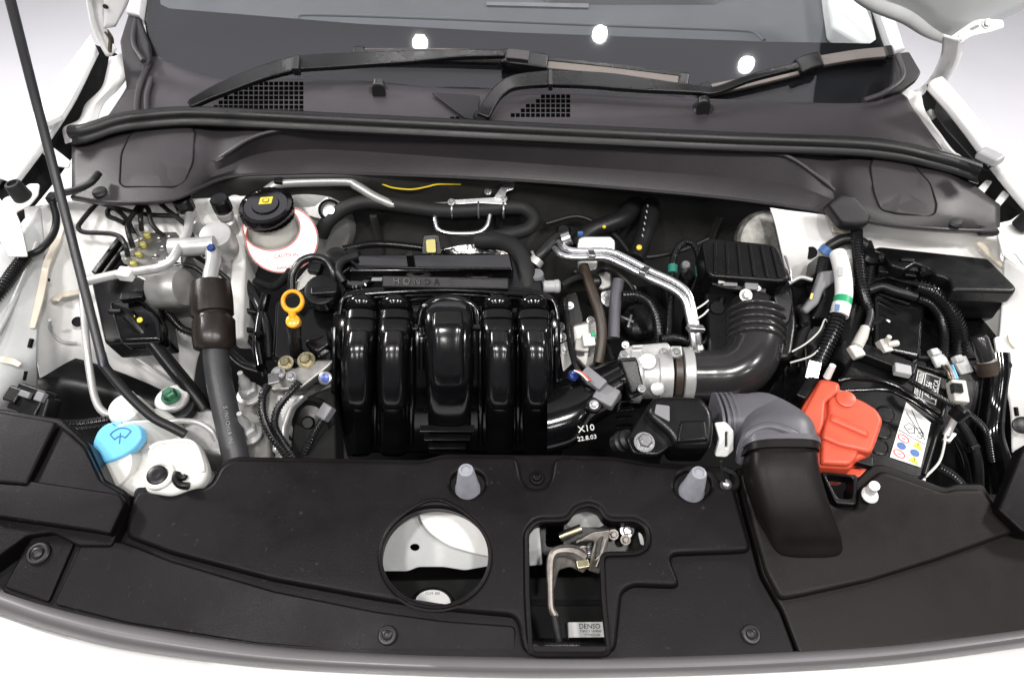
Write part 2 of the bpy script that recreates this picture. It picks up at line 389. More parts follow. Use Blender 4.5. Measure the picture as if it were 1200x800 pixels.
t.part('raised_panel', MB().plate([plateau, circ2, bump1, bump2, LATCH2], FC, .012, .0055, .010, res=4, draft=.006), 'cover')
t.part('hole_rim', MB().tube([FC.at(510 + 64.5 * math.cos(a), 651.5 + 59.5 * math.sin(a) - 7 * math.exp(-((a - 1.5 * math.pi) / .42) ** 2)) for a in [2 * math.pi * k / 40 for k in range(41)]], .0022, seg=8, n=90), 'cover')
lr = [FC.off(-.001).at(*p) for p in round_poly([Vector(p) for p in LATCH], 8)]; lr.append(lr[0])
t.part('cutout_rim', MB().tube(resample(lr, 160), .0028, seg=8, straight=True), 'cover')
t.part('end_tab', MB().plate([(4, 688), (40, 624), (70, 624), (88, 632), (56, 706)], FC.off(-.006), .006, .002, .004), 'cover')
t.part('wing', MB().plate([(97, 634), (140, 634), (200, 657), (320, 692), (440, 716), (520, 727), (604, 733), (604, 769), (450, 766), (300, 754), (150, 730), (62, 708)], Plane(FC.off(-.0088).at(300, 745), (0, -math.sin(SL + R(6)), math.cos(SL + R(6)))), .008, .002, .006), 'cover')
t.part('locating_well', MB().turn(548, 566, .915, FC.n, [(19, -14), (19, -6), (21.5, 0), (22.5, 1.2), (23, 0)], 32), 'black_matte')
t.part('locating_well', MB().turn(812, 568, .915, FC.n, [(20, -14), (20, -6), (22.5, 0), (23.5, 1.2), (24, 0)], 32), 'black_matte')
def clip(u, v, pl, s, m='rubber', label=''):
    c = Thing('push_clip', label, 'clip', 'push clips of the radiator cover'); p = pl.at(u, v); k = px(p, s)
    c.part('collar', MB().lathe(p, pl.n, [(k * 1.5, -.002), (k * 1.5, .0012), (k * 1.3, .0026), (k * 1.0, .0028), (k * .95, .0014)], 32), m)
    c.part('pin', MB().lathe(p, pl.n, [(k * .8, .001), (k * .78, .004), (k * .55, .0052), (k * .4, .0054), (k * .3, .0046)], 28), m)
clip(45, 648, FC.off(-.005), 9, label='black push clip on the end tab beside the stepped corner cover')
clip(454, 744, FC.off(-.0065), 7.5, label='black push clip on the cover lip below the round hole')
clip(880, 743, FC.off(-.009), 7.5, label='black push clip on the cover lip beside the seam of the air duct')
clip(629, 560, FC.off(-.0095), 6, 'cover', label='black push clip sunk between the two rubber hood stops')
t = Thing('hood_stop', 'translucent grey rubber hood stop cone next to the round hole', 'stop', 'rubber cones on the radiator cover')
def cone(t, u, v): 
    t.part('cone', MB().turn(u, v, .918, (0, -.02, 1), [(15, -8), (14.6, 0), (13.5, 3), (9.2, 38), (8, 40.5), (6, 41), (5.4, 39.5)], 32), 'stopper')
cone(t, 548, 571)
t = Thing('hood_stop', 'translucent grey rubber hood stop cone beside the air duct', 'stop', 'rubber cones on the radiator cover'); cone(t, 811, 574)

# corner cover on the washer side (stepped)
t = Thing('corner_cover', 'stepped matt black corner cover beside the washer bottle', 'cover')
t.part('lower_panel', MB().plate([(-60, 475), (0, 478), (72, 490), (104, 520), (122, 560), (148, 575), (152, 590), (130, 640), (92, 640), (60, 624), (30, 628), (-70, 700)], FC.off(.004), .03, .003, .004), 'cover')
t.part('dark_filler', MB().plate([(-80, 560), (70, 590), (60, 640), (10, 712), (-80, 725)], FC.off(-.025), .01, .002, .002), 'black_matte')  # black filler plate added so the gap under the corner stays dark
t.part('upper_panel', MB().plate([(-70, 560), (-70, 482), (0, 482), (66, 494), (38, 552), (30, 568)], FC.off(.020), .022, .003, .004), 'cover')
t.part('middle_panel', MB().plate([(-70, 580), (30, 572), (42, 555), (70, 498), (100, 524), (118, 562), (142, 577), (125, 622), (60, 612), (-70, 600)], FC.off(.013), .012, .003, .004), 'cover')
t.part('ridge', MB().plate([(-70, 596), (-70, 570), (20, 560), (140, 578), (146, 588), (128, 626), (110, 622)], FC.off(.017), .014, .003, .004), 'cover')

# duct-side cover
t = Thing('duct_cover', 'matt black cover panel carrying the air intake duct beside the battery', 'cover')
t.part('panel', MB().plate([(862, 547), (905, 549), (963, 556), (970, 585), (1000, 590), (1000, 566), (1020, 545), (1035, 543), (1108, 571), (1120, 566), (1152, 566), (1172, 598), (1230, 640), (1290, 728), (1200, 742), (1050, 761), (939, 771), (918, 715), (895, 675), (875, 600)], FC.off(-.008), .03, .003, .006), 'cover_duct')
t.part('raised_panel', MB().plate([(868, 553), (905, 553), (960, 562), (975, 592), (1004, 596), (1008, 572), (1034, 550), (1106, 576), (1120, 572), (1150, 572), (1168, 600), (1192, 622), (1100, 655), (1020, 680), (940, 698), (916, 702), (899, 670), (880, 600)], FC.off(.001), .010, .004, .006, draft=.01), 'cover_duct')
t.part('corner_block', MB().plate([(1170, 596), (1200, 520), (1290, 520), (1290, 640), (1200, 624)], FC.off(.014), .02, .003, .004), 'cover')
t.part('socket', MB().plate([[(962, 552), (1006, 556), (1004, 592), (980, 590)], [(968, 556), (1000, 559), (999, 584), (982, 583)]], FC.off(.004), .02, .002, .004), 'black')
t = Thing('fir_tree_clip', 'small white plastic clip standing on the duct cover by the battery', 'clip')
t.part('head', MB().turn(1019, 580, .925, (.1, -.2, 1), [(9.5, -1), (10, 1), (8.5, 3.5)], 24), 'white_plastic')
t.part('shank', MB().tube(W([(1019, 577, .927), (1022, 572, .94), (1025, 569, .95)]), .0055), 'white_plastic')
t = Thing('tether_clip', 'small silver tether clip with black cord on the cover seam', 'clip')
t.part('stud', MB().turn(850, 568, .923, (.3, -.4, 1), [(6, -2), (6, 5), (4.5, 7), (3, 8)], 20), 'steel')
t.part('cord', tb([(845, 540, .95), (846, 552, .94), (849, 566, .928)], 1.6), 'rubber')
t.part('grommet', MB().turn(853, 562, .918, FC.n, [(15, -2), (15, 1), (13, 2.5), (8, 2), (7, 0)], 28), 'black')

# below the cover: support panel, label, latch, condenser
t = Thing('radiator_support', 'pale grey pressed metal support seen through the round cover hole', 'bracket')
S1 = tilt(510, 640, .84, 32)
hole = [(486 + 5.5 * math.cos(a), 641 + 4 * math.sin(a)) for a in [2 * math.pi * k / 16 for k in range(16)]]
t.part('plate', MB().plate([[(430, 560), (590, 560), (590, 660), (545, 668), (520, 664), (490, 664), (478, 669), (430, 669)], hole], S1, .003, .001, .004), 'primer_grey')
t.part('brace', MB().plate([(492, 560), (590, 560), (590, 655), (560, 650), (525, 640), (500, 622), (490, 605)], S1.off(.012), .004, .0018, .012), 'primer')
t = Thing('horn_label', 'small white round label under the round cover hole', 'label')
HL = tilt(507, 700, .80, 10)
disc = [(507 + 25 * math.cos(a), 706 + 19 * math.sin(a)) for a in [2 * math.pi * k / 28 for k in range(28)]]
t.part('disc', MB().plate(disc, HL, .02, .002, 0), 'black')
disc2 = [(507 + 21 * math.cos(a), 706 + 15.5 * math.sin(a)) for a in [2 * math.pi * k / 28 for k in range(28)]]
t.part('paper', MB().plate(disc2, HL.off(.0012), .001, .0003, 0), 'paper')
t.part('lettering', MB().text('CLV9  80S', HL.off(.0016).at(507, 695), HL.ex, HL.ey, .004, .0001), 'text_grey')

t = Thing('condenser', 'black condenser housing deep inside the latch cutout', 'condenser')
CP = tilt(664, 730, .80, 14)
t.part('housing', MB().plate([(430, 680), (900, 670), (900, 800), (430, 800)], CP.off(-.012), .02, .002, 0), 'black_matte')
t.part('rail', MB().tube([CP.off(-.004).at(600, 756), CP.off(-.004).at(760, 756)], .008), 'black')
t.part('tank', MB().box(660, 700, .78, .16, .03, .03), 'black')
t = Thing('maker_label', 'white printed maker label on the black condenser inside the latch cutout', 'label')
q = [(666, 728.5), (707.5, 728), (709, 746), (667, 746.5)]; LP = CP.off(.004)
t.part('paper', MB().plate(q, LP, .012, .0003, 0), 'paper')
mb = MB().text('DENSO', LP.off(.0004).at(691, 733.5), LP.ex, LP.ey, .0074, .0002)
mb.text('TN4221 10-9860', LP.off(.0004).at(692, 739), LP.ex, LP.ey, .0036, .0001).text('TYTW(1)-00', LP.off(.0004).at(694, 743.5), LP.ex, LP.ey, .0034, .0001)
t.part('lettering', mb, 'ink')

t = Thing('hood_latch', 'tarnished metal hood latch with bent release lever in the cutout', 'latch')
t.part('back_plate', MB().plate([[(615, 600), (765, 600), (765, 660), (700, 664), (690, 650), (640, 650), (618, 662)], [(640, 612), (660, 612), (660, 640), (640, 640)]], tilt(690, 630, .855, 25), .003, .001, .004), 'black')
t.part('striker_guide', MB().plate([(664, 588), (706, 588), (712, 612), (700, 622), (672, 622), (660, 612)], tilt(688, 605, .87, 50), .008, .002, .005), 'primer_grey')
t.part('side_bracket', MB().plate([(616, 622), (632, 616), (636, 662), (618, 663)], tilt(625, 640, .865, 35), .006, .0015, .003), 'primer_grey')
t.part('claw', MB().plate([[(676, 633), (695, 623), (716, 620), (712, 640), (703, 673), (688, 668), (693, 648), (697, 634), (686, 634), (674, 637)], [(700, 634), (707, 628), (702, 650), (697, 656)]], tilt(695, 645, .885, 38), .0045, .0015, .003), 'latch_metal')
t.part('release_lever', MB().tube(W([(682, 654, .882), (672, 647, .888), (660, 645, .892), (649, 648, .893), (645, 660, .891), (645, 690, .884), (646, 712, .878), (651, 722, .874)]), [.009, .008, .006, .0048, .0045, .0036, .0036, .004], seg=10), 'latch_metal')
t.part('lever_plate', MB().plate([(648, 650), (662, 644), (680, 650), (690, 662), (684, 672), (668, 664), (655, 668), (650, 690), (645, 690)], tilt(665, 656, .884, 40), .004, .0015, .003), 'latch_metal')
t.part('claw_rib', tb([(680, 633, .892), (697, 627, .893), (711, 624, .893), (706, 645, .889), (699, 664, .884)], 1.6), 'latch_metal')
t.part('lever_tip', MB().tube(W([(649, 720, .875), (652, 736, .868), (655, 751, .862)]), [.0045, .0048, .0042]), 'rubber')
t.part('pivot', tb([(656, 629, .885), (668, 624, .888), (681, 619, .89)], 5.5), 'zinc')
mb = MB().box(683, 661, .886, .014, .010, .006, 10)
t.part('spring_tab', mb, 'zinc', bevel=.0015)
for (u, v, r) in ((735, 621, 5.5), (733, 632, 4), (684, 646, 4.5), (719, 626, 4)): bolt(t, u, v, .872, r, 'latch_metal' if r < 5 else 'steel', ax(0, -.5))
t.part('spring', MB().tube([P(690 + 3 * math.cos(k * .9), 640 + k * .35, .878 + .003 * math.sin(k * .9)) for k in range(40)], .0009, seg=6, n=160), 'steel')
t.part('side_piece', MB().plate([(748, 624), (758, 622), (759, 640), (751, 638)], tilt(750, 630, .865, 30), .005, .0012, .002), 'primer')

# ================================================================== INTAKE DUCT, ELBOW, RESONATOR
t = Thing('air_duct', 'dark grey rounded intake duct lying down across the duct cover', 'duct')
def loft(sections, seg=32, n=40, e=3.2):
    """superellipse sections (centre, half-width vector, half-height vector) lofted smoothly"""
    C = cparam([s[0] for s in sections], n); A = cparam([s[1] for s in sections], n); B = cparam([s[2] for s in sections], n)
    mb = MB(); vs = []; fs = []
    for i in range(n):
        for k in range(seg):
            a = 2 * math.pi * k / seg; c, s_ = math.cos(a), math.sin(a)
            vs.append(C[i] + A[i] * (abs(c) ** (2 / e) * (1 if c > 0 else -1)) + B[i] * (abs(s_) ** (2 / e) * (1 if s_ > 0 else -1)))
    for i in range(n - 1):
        for k in range(seg): fs.append([i * seg + k, i * seg + (k + 1) % seg, (i + 1) * seg + (k + 1) % seg, (i + 1) * seg + k])
    fs.append(list(range(seg))[::-1]); fs.append([(n - 1) * seg + k for k in range(seg)])
    return mb.add(vs, fs)
def sec(u, v, z, w, h, dirx=(1, 0, 0), hy=(0, -.1, 1)):
    c = P(u, v, z); k = px(c); return (c, Vector(dirx).normalized() * (w * k), Vector(hy).normalized() * (h * k))
t.part('duct', loft([sec(912, 528, .945, 40, 30, hy=(0, -.25, 1)), sec(916, 560, .938, 41, 28, hy=(0, -.2, 1)), sec(929, 600, .924, 41, 24, hy=(0, -.2, 1)), sec(941, 628, .912, 41, 18, hy=(0, -.2, 1)), sec(945, 641, .905, 40.5, 13, hy=(0, -.2, 1)), sec(947, 648, .902, 38, 10, hy=(0, -.2, 1)), sec(948, 652, .9005, 33, 8, hy=(0, -.2, 1)), sec(949, 655, .899, 24, 6, hy=(0, -.2, 1)), sec(949, 656.5, .8985, 12, 4, hy=(0, -.2, 1))], e=3.6), 'cover_duct', sharp=60)
t.part('lip', loft([sec(911, 520, .949, 43, 34, hy=(0, -.25, 1)), sec(912, 534, .946, 43, 33, hy=(0, -.25, 1))], e=3.4, n=4), 'cover_duct', sharp=40)
t = Thing('rubber_elbow', 'blue-grey ribbed rubber elbow joining the resonator and the air duct', 'hose')
ek = (0, 1, .25)
t.part('elbow', loft([sec(848, 492, .93, 24, 27, (0, .3, 1), (0, 1, -.2)), sec(872, 492, .935, 26, 27, (.1, .1, 1), (0, 1, 0)), sec(894, 497, .945, 30, 30, (.7, .2, .7), (-.3, 1, .3)), sec(908, 510, .945, 42, 34, (1, .1, .0), (0, .2, 1)), sec(912, 532, .944, 43, 32, (1, 0, 0), (0, -.1, 1))], e=3.0, n=44), 'grey_rubber', sharp=60)
for k in range(4):
    t.part('rib', loft([sec(838 + k * 6, 492, .93, 27, 30, (0, .3, 1), (0, 1, -.2)), sec(841 + k * 6, 492, .93, 27, 30, (0, .3, 1), (0, 1, -.2))], e=2.8, n=5), 'grey_rubber', sharp=50)
t.part('rolled_edge', loft([sec(911, 523, .9475, 45.5, 36, hy=(0, -.15, 1)), sec(911.5, 529, .946, 45.5, 36, hy=(0, -.15, 1))], e=3.2, n=6), 'grey_rubber', sharp=50)
t.part('saddle', MB().tube(W([(868, 540, .93), (872, 520, .955), (884, 505, .968), (905, 500, .975), (935, 512, .97), (948, 530, .945)]), .006), 'grey_rubber')
t = Thing('hose_clamp', 'white plastic clamp band round the rubber elbow', 'clamp')
cb = tilt(850, 516, .94, 60)
t.part('band', MB().plate([[(838, 497), (852, 496), (860, 505), (860, 528), (851, 536), (838, 535), (843, 515)], [(850, 506), (853, 506), (853, 525), (850, 525)]], cb, .006, .0015, .003), 'white_plastic')
t = Thing('air_resonator', 'glossy black box-shaped resonator with silver bolt beside the rubber elbow', 'resonator')
RB = tilt(790, 500, .945, 14)
t.part('flange', MB().plate([(734, 515), (762, 470), (790, 463), (792, 520), (770, 534), (742, 532)], RB.off(-.004), .018, .003, .006), 'black')
t.part('body', MB().plate([(758, 478), (768, 462), (822, 463), (836, 480), (838, 500), (834, 524), (792, 523), (786, 510), (775, 500), (762, 490)], RB.off(.018), .055, .008, .008, draft=.03), 'black')
t.part('step', MB().plate([(798, 492), (828, 491), (831, 516), (793, 518)], RB.off(.022), .02, .004, .004), 'black')
t.part('window_recess', MB().plate([(769, 473), (785, 475), (785, 494), (767, 484)], RB.off(.0195), .004, .001, .002), 'grey_plastic')
bolt(t, 755, 518, .957, 9, 'steel', ax(0, -.3), washer=1.35)
t.part('rubber_foot', MB().turn(728, 518, .92, (.6, -.3, 1), [(11, -8), (11, 0), (13, 1), (13, 4), (10, 6), (10, 10), (12, 11), (12, 13), (8, 16)], 24), 'rubber')

# ================================================================== ENGINE: manifold, cylinder head cover, oil cap, dipstick
t = Thing('intake_manifold', 'glossy black intake manifold with five ribbed runners on the engine', 'manifold')
def row(v, z, l=388, r=657, bow=0): return [(l, v + 6, z - .020), (l + 8, v + 1, z - .005), ((l + r) / 2, v - bow, z), (r - 8, v + 1, z - .005), (r, v + 6, z - .020)]
t.part('body', MB().sheet([row(352, .925, 400, 646), row(348, .944, 398, 648), row(358, .946, 394, 652), row(380, .934, 392, 654), row(420, .902, 391, 655), row(460, .865, 391, 656), row(492, .825, 391, 656), row(530, .76, 392, 656)], nu=50, nv=50), 'gloss', solid=.004)
t.part('top_flange', MB().plate([(398, 352), (403, 341), (425, 336), (527, 332), (625, 337), (648, 345), (652, 356), (640, 352), (527, 345), (412, 350)], tilt(527, 345, .958, 12), .02, .004, .006), 'gloss')
t.part('flange_bead', MB().tube(W([(398, 368, .945), (402, 352, .957), (415, 346, .961), (470, 342, .963), (527, 340, .964), (585, 343, .963), (640, 349, .960), (651, 358, .955), (654, 374, .945)]), .0035, n=60), 'gloss')
RUN = [(420, 17, 424), (461, 17, 464), (586, 17, 583), (629, 17, 625)]
for (u, w_, ut) in RUN:
    r_ = t.part('runner', loft([sec(ut, 372, .945, w_ + 4, 14, hy=(0, -.3, 1)), sec(u + (ut - u) * .6, 392, .938, w_ + 3, 18, hy=(0, -.6, 1)), sec(u, 418, .920, w_ + 2, 20, hy=(0, -.8, .7)), sec(u, 445, .896, w_ + 2, 21, hy=(0, -1, .6)), sec(u, 466, .872, w_ + 1, 20, hy=(0, -1, .3)), sec(u, 495, .828, w_, 12, hy=(0, -1, .1)), sec(u, 530, .77, w_ - 2, 6, hy=(0, -1, .1))], e=2.6, n=46), 'gloss', sharp=0)
    face = loft([sec(u + (ut - u) * .5, 390, .9485, w_ - 5, 12, hy=(0, -.5, 1)), sec(u, 410, .9385, w_ - 4, 14.5, hy=(0, -.75, .8)), sec(u, 438, .9135, w_ - 3, 16.5, hy=(0, -1, .6)), sec(u, 462, .886, w_ - 3, 17, hy=(0, -1, .35)), sec(u, 477, .862, w_ - 4, 11, hy=(0, -1, .2))], e=3.2, n=34)
    t.part('inset', face, 'gloss_soft', r_, sharp=0)
    t.part('neck_ring', loft([sec(ut, 369, .950, w_ + 3, 13, hy=(0, -.2, 1)), sec(ut, 376, .948, w_ + 4, 13, hy=(0, -.4, 1))], e=2.2, n=6), 'gloss', r_, sharp=50)
    t.part('dome', MB().sheet([[P(ut, 360, .949) + Vector((px(P(ut, 360, .95), 19) * math.sin(p) * math.cos(q), px(P(ut, 360, .95), 13) * math.sin(p) * math.sin(q), .022 * math.cos(p))) for q in [2 * math.pi * k / 20 for k in range(21)]] for p in [.02, .3, .6, .9, 1.2, 1.5]], nu=26, nv=16, world=True), 'gloss', r_)
r_ = t.part('runner', loft([sec(526, 352, .950, 27, 13, hy=(0, -.2, 1)), sec(526, 372, .948, 29, 17, hy=(0, -.6, 1)), sec(526, 400, .932, 29, 19, hy=(0, -.8, .7)), sec(527, 440, .900, 28, 19, hy=(0, -1, .6)), sec(527, 470, .866, 26, 16, hy=(0, -1, .3)), sec(527, 500, .82, 25, 10, hy=(0, -1, .1)), sec(527, 530, .77, 24, 6, hy=(0, -1, .1))], e=3.2, n=46), 'gloss', sharp=0, label='wide centre runner')
t.part('inset', loft([sec(525, 366, .968, 17, 6, hy=(0, -.5, 1)), sec(525, 385, .958, 19, 10, hy=(0, -.7, .8)), sec(525, 410, .938, 19, 12, hy=(0, -.9, .6)), sec(526, 435, .914, 19, 13, hy=(0, -1, .5)), sec(526, 455, .892, 17, 8, hy=(0, -1, .3))], e=3.6, n=34), 'gloss_soft', r_, sharp=0)
t.part('collar', MB().tube(W([(492, 380, .938), (496, 362, .953), (510, 353, .961), (526, 350, .963), (543, 353, .961), (557, 362, .953), (560, 382, .938)]), .006, n=40), 'gloss', r_)
for u in (494, 551.5):
    t.part('side_tab', MB().tube(W([(u, 386, .942), (u, 400, .936), (u, 432, .905)]), .0042), 'gloss')
for u, a in ((391.5, 0), (439.5, 0), (482, 0), (563, 0), (607, 0), (652, 0)):
    t.part('rib', MB().tube(W([(u, 384, .936), (u, 410, .918), (u, 440, .892), (u, 463, .868), (u, 485, .838), (u, 520, .78)]), [.0035, .0035, .004, .0045, .004, .0035]), 'gloss')
for k, (v, z) in enumerate(((502, .834), (512, .818), (522, .80))):
    t.part('slat', MB().bar(P(492 + k * 5, v, z), P(556 - k * 5, v, z), .010, .003, up=Vector((0, -.3, 1))), 'gloss', bevel=.001)
t.part('boss', MB().turn(415, 471, .882, (0, -1, .3), [(4, -2), (4, 2), (3, 2.5)], 18).turn(459, 471, .882, (0, -1, .3), [(4, -2), (4, 2), (3, 2.5)], 18).turn(586, 471, .882, (0, -1, .3), [(4, -2), (4, 2), (3, 2.5)], 18).turn(630, 471, .882, (0, -1, .3), [(4, -2), (4, 2), (3, 2.5)], 18), 'gloss')
t.part('inlet_pipe', loft([sec(640, 490, .86, 30, 40, (0, .2, 1), (0, 1, 0)), sec(675, 478, .872, 30, 40, (0, .2, 1), (0, 1, 0)), sec(705, 460, .885, 29, 36, (0, .2, 1), (.3, 1, 0)), sec(735, 444, .898, 28, 32, (0, .2, 1), (.3, 1, 0))], e=2.4, n=30), 'gloss', sharp=60)
t.part('inlet_flange', MB().plate([(726, 420), (746, 418), (754, 462), (738, 468)], tilt(738, 440, .93, 35), .03, .002, .003), 'black')
mp = tilt(688, 503, .885, 62)
mb = MB().text('X10', mp.at(687, 502), mp.ex + mp.ey * .18, mp.ey - mp.ex * .18, .0125, .0004).text('22.8.03', mp.at(688, 513), mp.ex + mp.ey * .18, mp.ey - mp.ex * .18, .0085, .0004)
t.part('lettering', mb, 'paper')
for k in range(4): t.part('rib', MB().bar(P(722, 470 + k * 10, .895 - k * .012), P(742, 468 + k * 10, .897 - k * .012), .006, .003), 'gloss', bevel=.0008)
for u in (438, 482, 560, 607): t.part('bridge', MB().bar(P(u - 9, 384, .940), P(u + 9, 384, .940), .008, .006), 'gloss', bevel=.001)

t = Thing('cylinder_head_cover', 'black cylinder head cover with embossed name bar behind the manifold', 'cover')
t.part('body', MB().plate([(400, 350), (408, 298), (600, 296), (632, 310), (640, 350)], flat(.945), .14, .005, .008), 'black')
t.part('rear_ledge', MB().plate([(408, 317), (412, 298), (598, 297), (602, 316)], flat(.962), .03, .003, .004), 'gloss')
t.part('ledge_lip', MB().tube(W([(407, 303, .966), (420, 312, .966), (480, 314, .966), (598, 315, .966)]), .002, straight=True), 'black')
t.part('post', MB().box(482, 309, .965, .010, .010, .04), 'black', bevel=.0015)
NP = tilt(522, 330, .974, 34)
t.part('name_bar', MB().plate([(448, 323), (596, 325.5), (596, 339), (448, 336)], NP, .02, .0015, .001), 'cowl_dark')
t.part('bar_frame', MB().plate([[(527, 325), (595, 326.3), (595, 338), (527, 336.7)], [(528.3, 326.3), (593.7, 327.5), (593.7, 336.8), (528.3, 335.5)]], NP.off(.0008), .002, .0004, 0), 'black')
t.part('lettering', MB().text('H O N D A', NP.off(.0010).at(488, 330.3), NP.at(522, 330.9) - NP.at(455, 329.6), NP.ey, .0130, .0010), 'gloss')
for (u, v) in ((420, 328), (492, 320), (562, 320)): t.part('coil_well', MB().turn(u, v, .945, UP, [(20, 0), (20, 6), (18, 8), (13, 8), (12, 5)], 28), 'gloss')
t.part('foil_chip', MB().box(442, 327, .962, .014, .008, .003, 0, -30), 'alu_white')
t.part('side_cover', MB().plate([(318, 420), (322, 352), (352, 338), (404, 346), (396, 372), (390, 425), (360, 436)], tilt(355, 385, .915, 10), .12, .006, .008), 'gloss')
t.part('side_cover_rib', MB().plate([(360, 395), (384, 388), (386, 404), (370, 414), (356, 402)], tilt(370, 400, .926, 18), .02, .004, .004), 'gloss')
t.part('cam_sensor', MB().turn(395, 305, .955, ax(0, -.3), [(15, -10), (15, 3), (13, 8), (8, 10)], 24).turn(414, 302, .955, ax(0, -.3), [(10, -10), (10, 6), (8, 8)], 20), 'black')

t = Thing('coil_lead', 'black taped wire loop arching over a pale bracket behind the oil cap', 'cable')
t.part('loop', tb([(342, 340, .95), (343, 322, .965), (352, 307, .975), (368, 301, .978), (383, 306, .975), (390, 320, .965), (391, 335, .95)], 4.6, n=50), 'conduit')
t.part('bracket', MB().plate([(338, 342), (350, 326), (362, 312), (374, 314), (370, 326), (352, 340)], tilt(355, 328, .955, 30), .004, .001, .003), 'alu')
t.part('plug', MB().box(370, 315, .965, .018, .016, .014, -10, 20), 'black', bevel=.002)
t = Thing('oil_filler_cap', 'black fluted oil filler cap behind the yellow dipstick', 'cap')
a_ = ax(.0, -.35)
t.part('cap', MB().turn(379, 344, .945, a_, [(20, -6), (20.5, 0), (20.5, 9), (19, 11), (17, 11.5)], 56, flute=1, fa=.03), 'black')
t.part('grip', MB().bar(P(364, 342, .965), P(396, 340, .965), .012, .007, up=a_), 'black', bevel=.003)
t = Thing('dipstick', 'bright yellow-orange ring handle of the oil dipstick', 'dipstick')
dp = tilt(343, 352, .985, 40)
ring = lambda a, b, cx, cy: [(cx + a * math.cos(q), cy + b * math.sin(q)) for q in [2 * math.pi * k / 28 for k in range(28)]]
t.part('ring', MB().plate([ring(14, 14.5, 342, 353), ring(9, 8.8, 342, 352)], dp, .007, .0032, 0, res=3), 'amber')
t.part('stem', MB().tube(W([(342.5, 365, .978), (343, 372, .973), (344, 380, .966)]), [.0055, .0042, .006]).turn(344, 377, .968, ax(0, -.5), [(8, -5), (8.5, 0), (8, 4), (6, 5)], 24), 'amber')
t.part('guide_tube', tb([(344, 380, .964), (345, 394, .94), (347, 412, .91)], [9, 8, 8]), 'black')

# engine side: bracket, mount, connectors
t = Thing('engine_side_block', 'cast aluminium timing side bracket beside the manifold', 'bracket')
t.part('block', MB().plate([(308, 545), (312, 452), (330, 440), (372, 424), (392, 420), (392, 545)], tilt(345, 470, .86, 15), .10, .006, .008), 'alu')
t.part('face', MB().plate([(318, 530), (324, 462), (358, 463), (342, 478), (334, 500), (333, 532)], tilt(335, 490, .885, 30), .02, .004, .004), 'alu_white')
t.part('arm', MB().plate([(312, 447), (326, 436), (344, 431), (372, 421), (392, 421), (384, 430), (352, 455), (318, 458)], tilt(350, 440, .905, 14), .014, .003, .004), 'alu')
t.part('pulley', MB().turn(362, 495, .86, ax(0, -.8), [(30, -8), (30, 0), (26, 3), (20, 0), (8, 2), (6, 5)], 36), 'black')
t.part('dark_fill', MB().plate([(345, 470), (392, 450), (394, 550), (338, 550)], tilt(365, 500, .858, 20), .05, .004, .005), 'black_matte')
for (u, v, r, m) in ((335, 425, 6, 'zinc'), (326, 437, 5.5, 'steel'), (341, 441, 4, 'steel'), (359, 422, 7, 'zinc')): bolt(t, u, v, .912, r, m, ax(0, -.35))
t = Thing('blue_bolt', 'blue-centred bolt head beside the manifold edge', 'bolt')
t.part('head', MB().turn(381, 443, .915, ax(0, -.7), [(8, -6), (8, 1), (6.5, 2)], 20), 'steel'); t.part('mark', MB().turn(381, 443, .9175, ax(0, -.7), [(5.5, 0), (5.5, 1), (4, 1.3)], 6), 'blue_anod')
def conduit(name, label, pts, r, m='conduit', pitch=.0042, cat='conduit', parts=()):
    t = Thing(name, label, cat); t.part('tube', tb(pts, r, corr=pitch), m)
    for (n, mb, mm) in parts: t.part(n, mb, mm)
    return t
conduit('wire_conduit', 'black corrugated conduit dropping from the copper terminal on the bracket', [(314, 452, .918), (308, 465, .915), (308, 485, .905), (316, 507, .89), (332, 528, .87), (340, 538, .86)], 5.5)
conduit('wire_conduit', 'black corrugated conduit curving down from the ground bolt by the manifold', [(351, 448, .918), (338, 462, .915), (325, 480, .906), (322, 498, .894), (330, 515, .88), (344, 536, .862)], 5)
t = Thing('sensor_plug', 'grey sensor plug with corrugated lead beside the manifold', 'connector')
t.part('plug', MB().box(382, 483, .885, .016, .020, .014, -35, 25), 'grey_plastic', bevel=.002); t.part('lead', tb([(379, 490, .88), (368, 508, .868), (357, 530, .85)], 4.5, corr=.004), 'conduit')
t = Thing('ground_terminal', 'copper braided ground terminal bolted to the aluminium bracket', 'terminal')
t.part('lug', MB().box(321, 443, .918, .014, .024, .003, 20, -15), 'steel', bevel=.001)
mb = MB()
for k in range(7): mb.tube(W([(318 + k, 446, .92), (315 + k * .7, 453, .918)]), .0007, seg=6)
t.part('braid', mb, 'brass_dull')

t = Thing('engine_mount', 'aluminium engine mount arm with black rubber bushing', 'mount')
t.part('arm', MB().plate([(190, 478), (230, 470), (250, 480), (275, 468), (296, 452), (316, 456), (318, 545), (240, 530), (190, 510)], flat(.855), .05, .005, .006), 'alu')
t.part('bushing', MB().turn(206, 478, .862, UP, [(23, -30), (23, -2), (21, 2)], 36), 'rubber')
t.part('washer', MB().turn(203, 469, .866, UP, [(19, 0), (19.5, 4), (18, 6), (12, 6.5)], 36), 'alu_white')
bolt(t, 200, 464, .877, 8, 'green_zinc', UP, washer=1.35, h=1.0)
for (u, v, z) in ((293, 462, .872), (292, 508, .862)):
    t.part('stud_nut', MB().turn(u, v, z, UP, [(15, -2), (15, 1), (13, 2)], 24).turn(u, v, z, UP, [(11, 2), (11, 12), (9, 14)], 6).turn(u, v, z, UP, [(6.5, 14), (6.5, 24), (5, 28), (3.2, 34), (3, 40)], 16), 'alu_white')
t = Thing('mount_boss', 'dull round steel boss half hidden by the radiator cover', 'boss')
t.part('boss', MB().turn(298, 532, .845, UP, [(22, -20), (22, 0), (20, 3), (14, 3.5)], 32), 'alu')
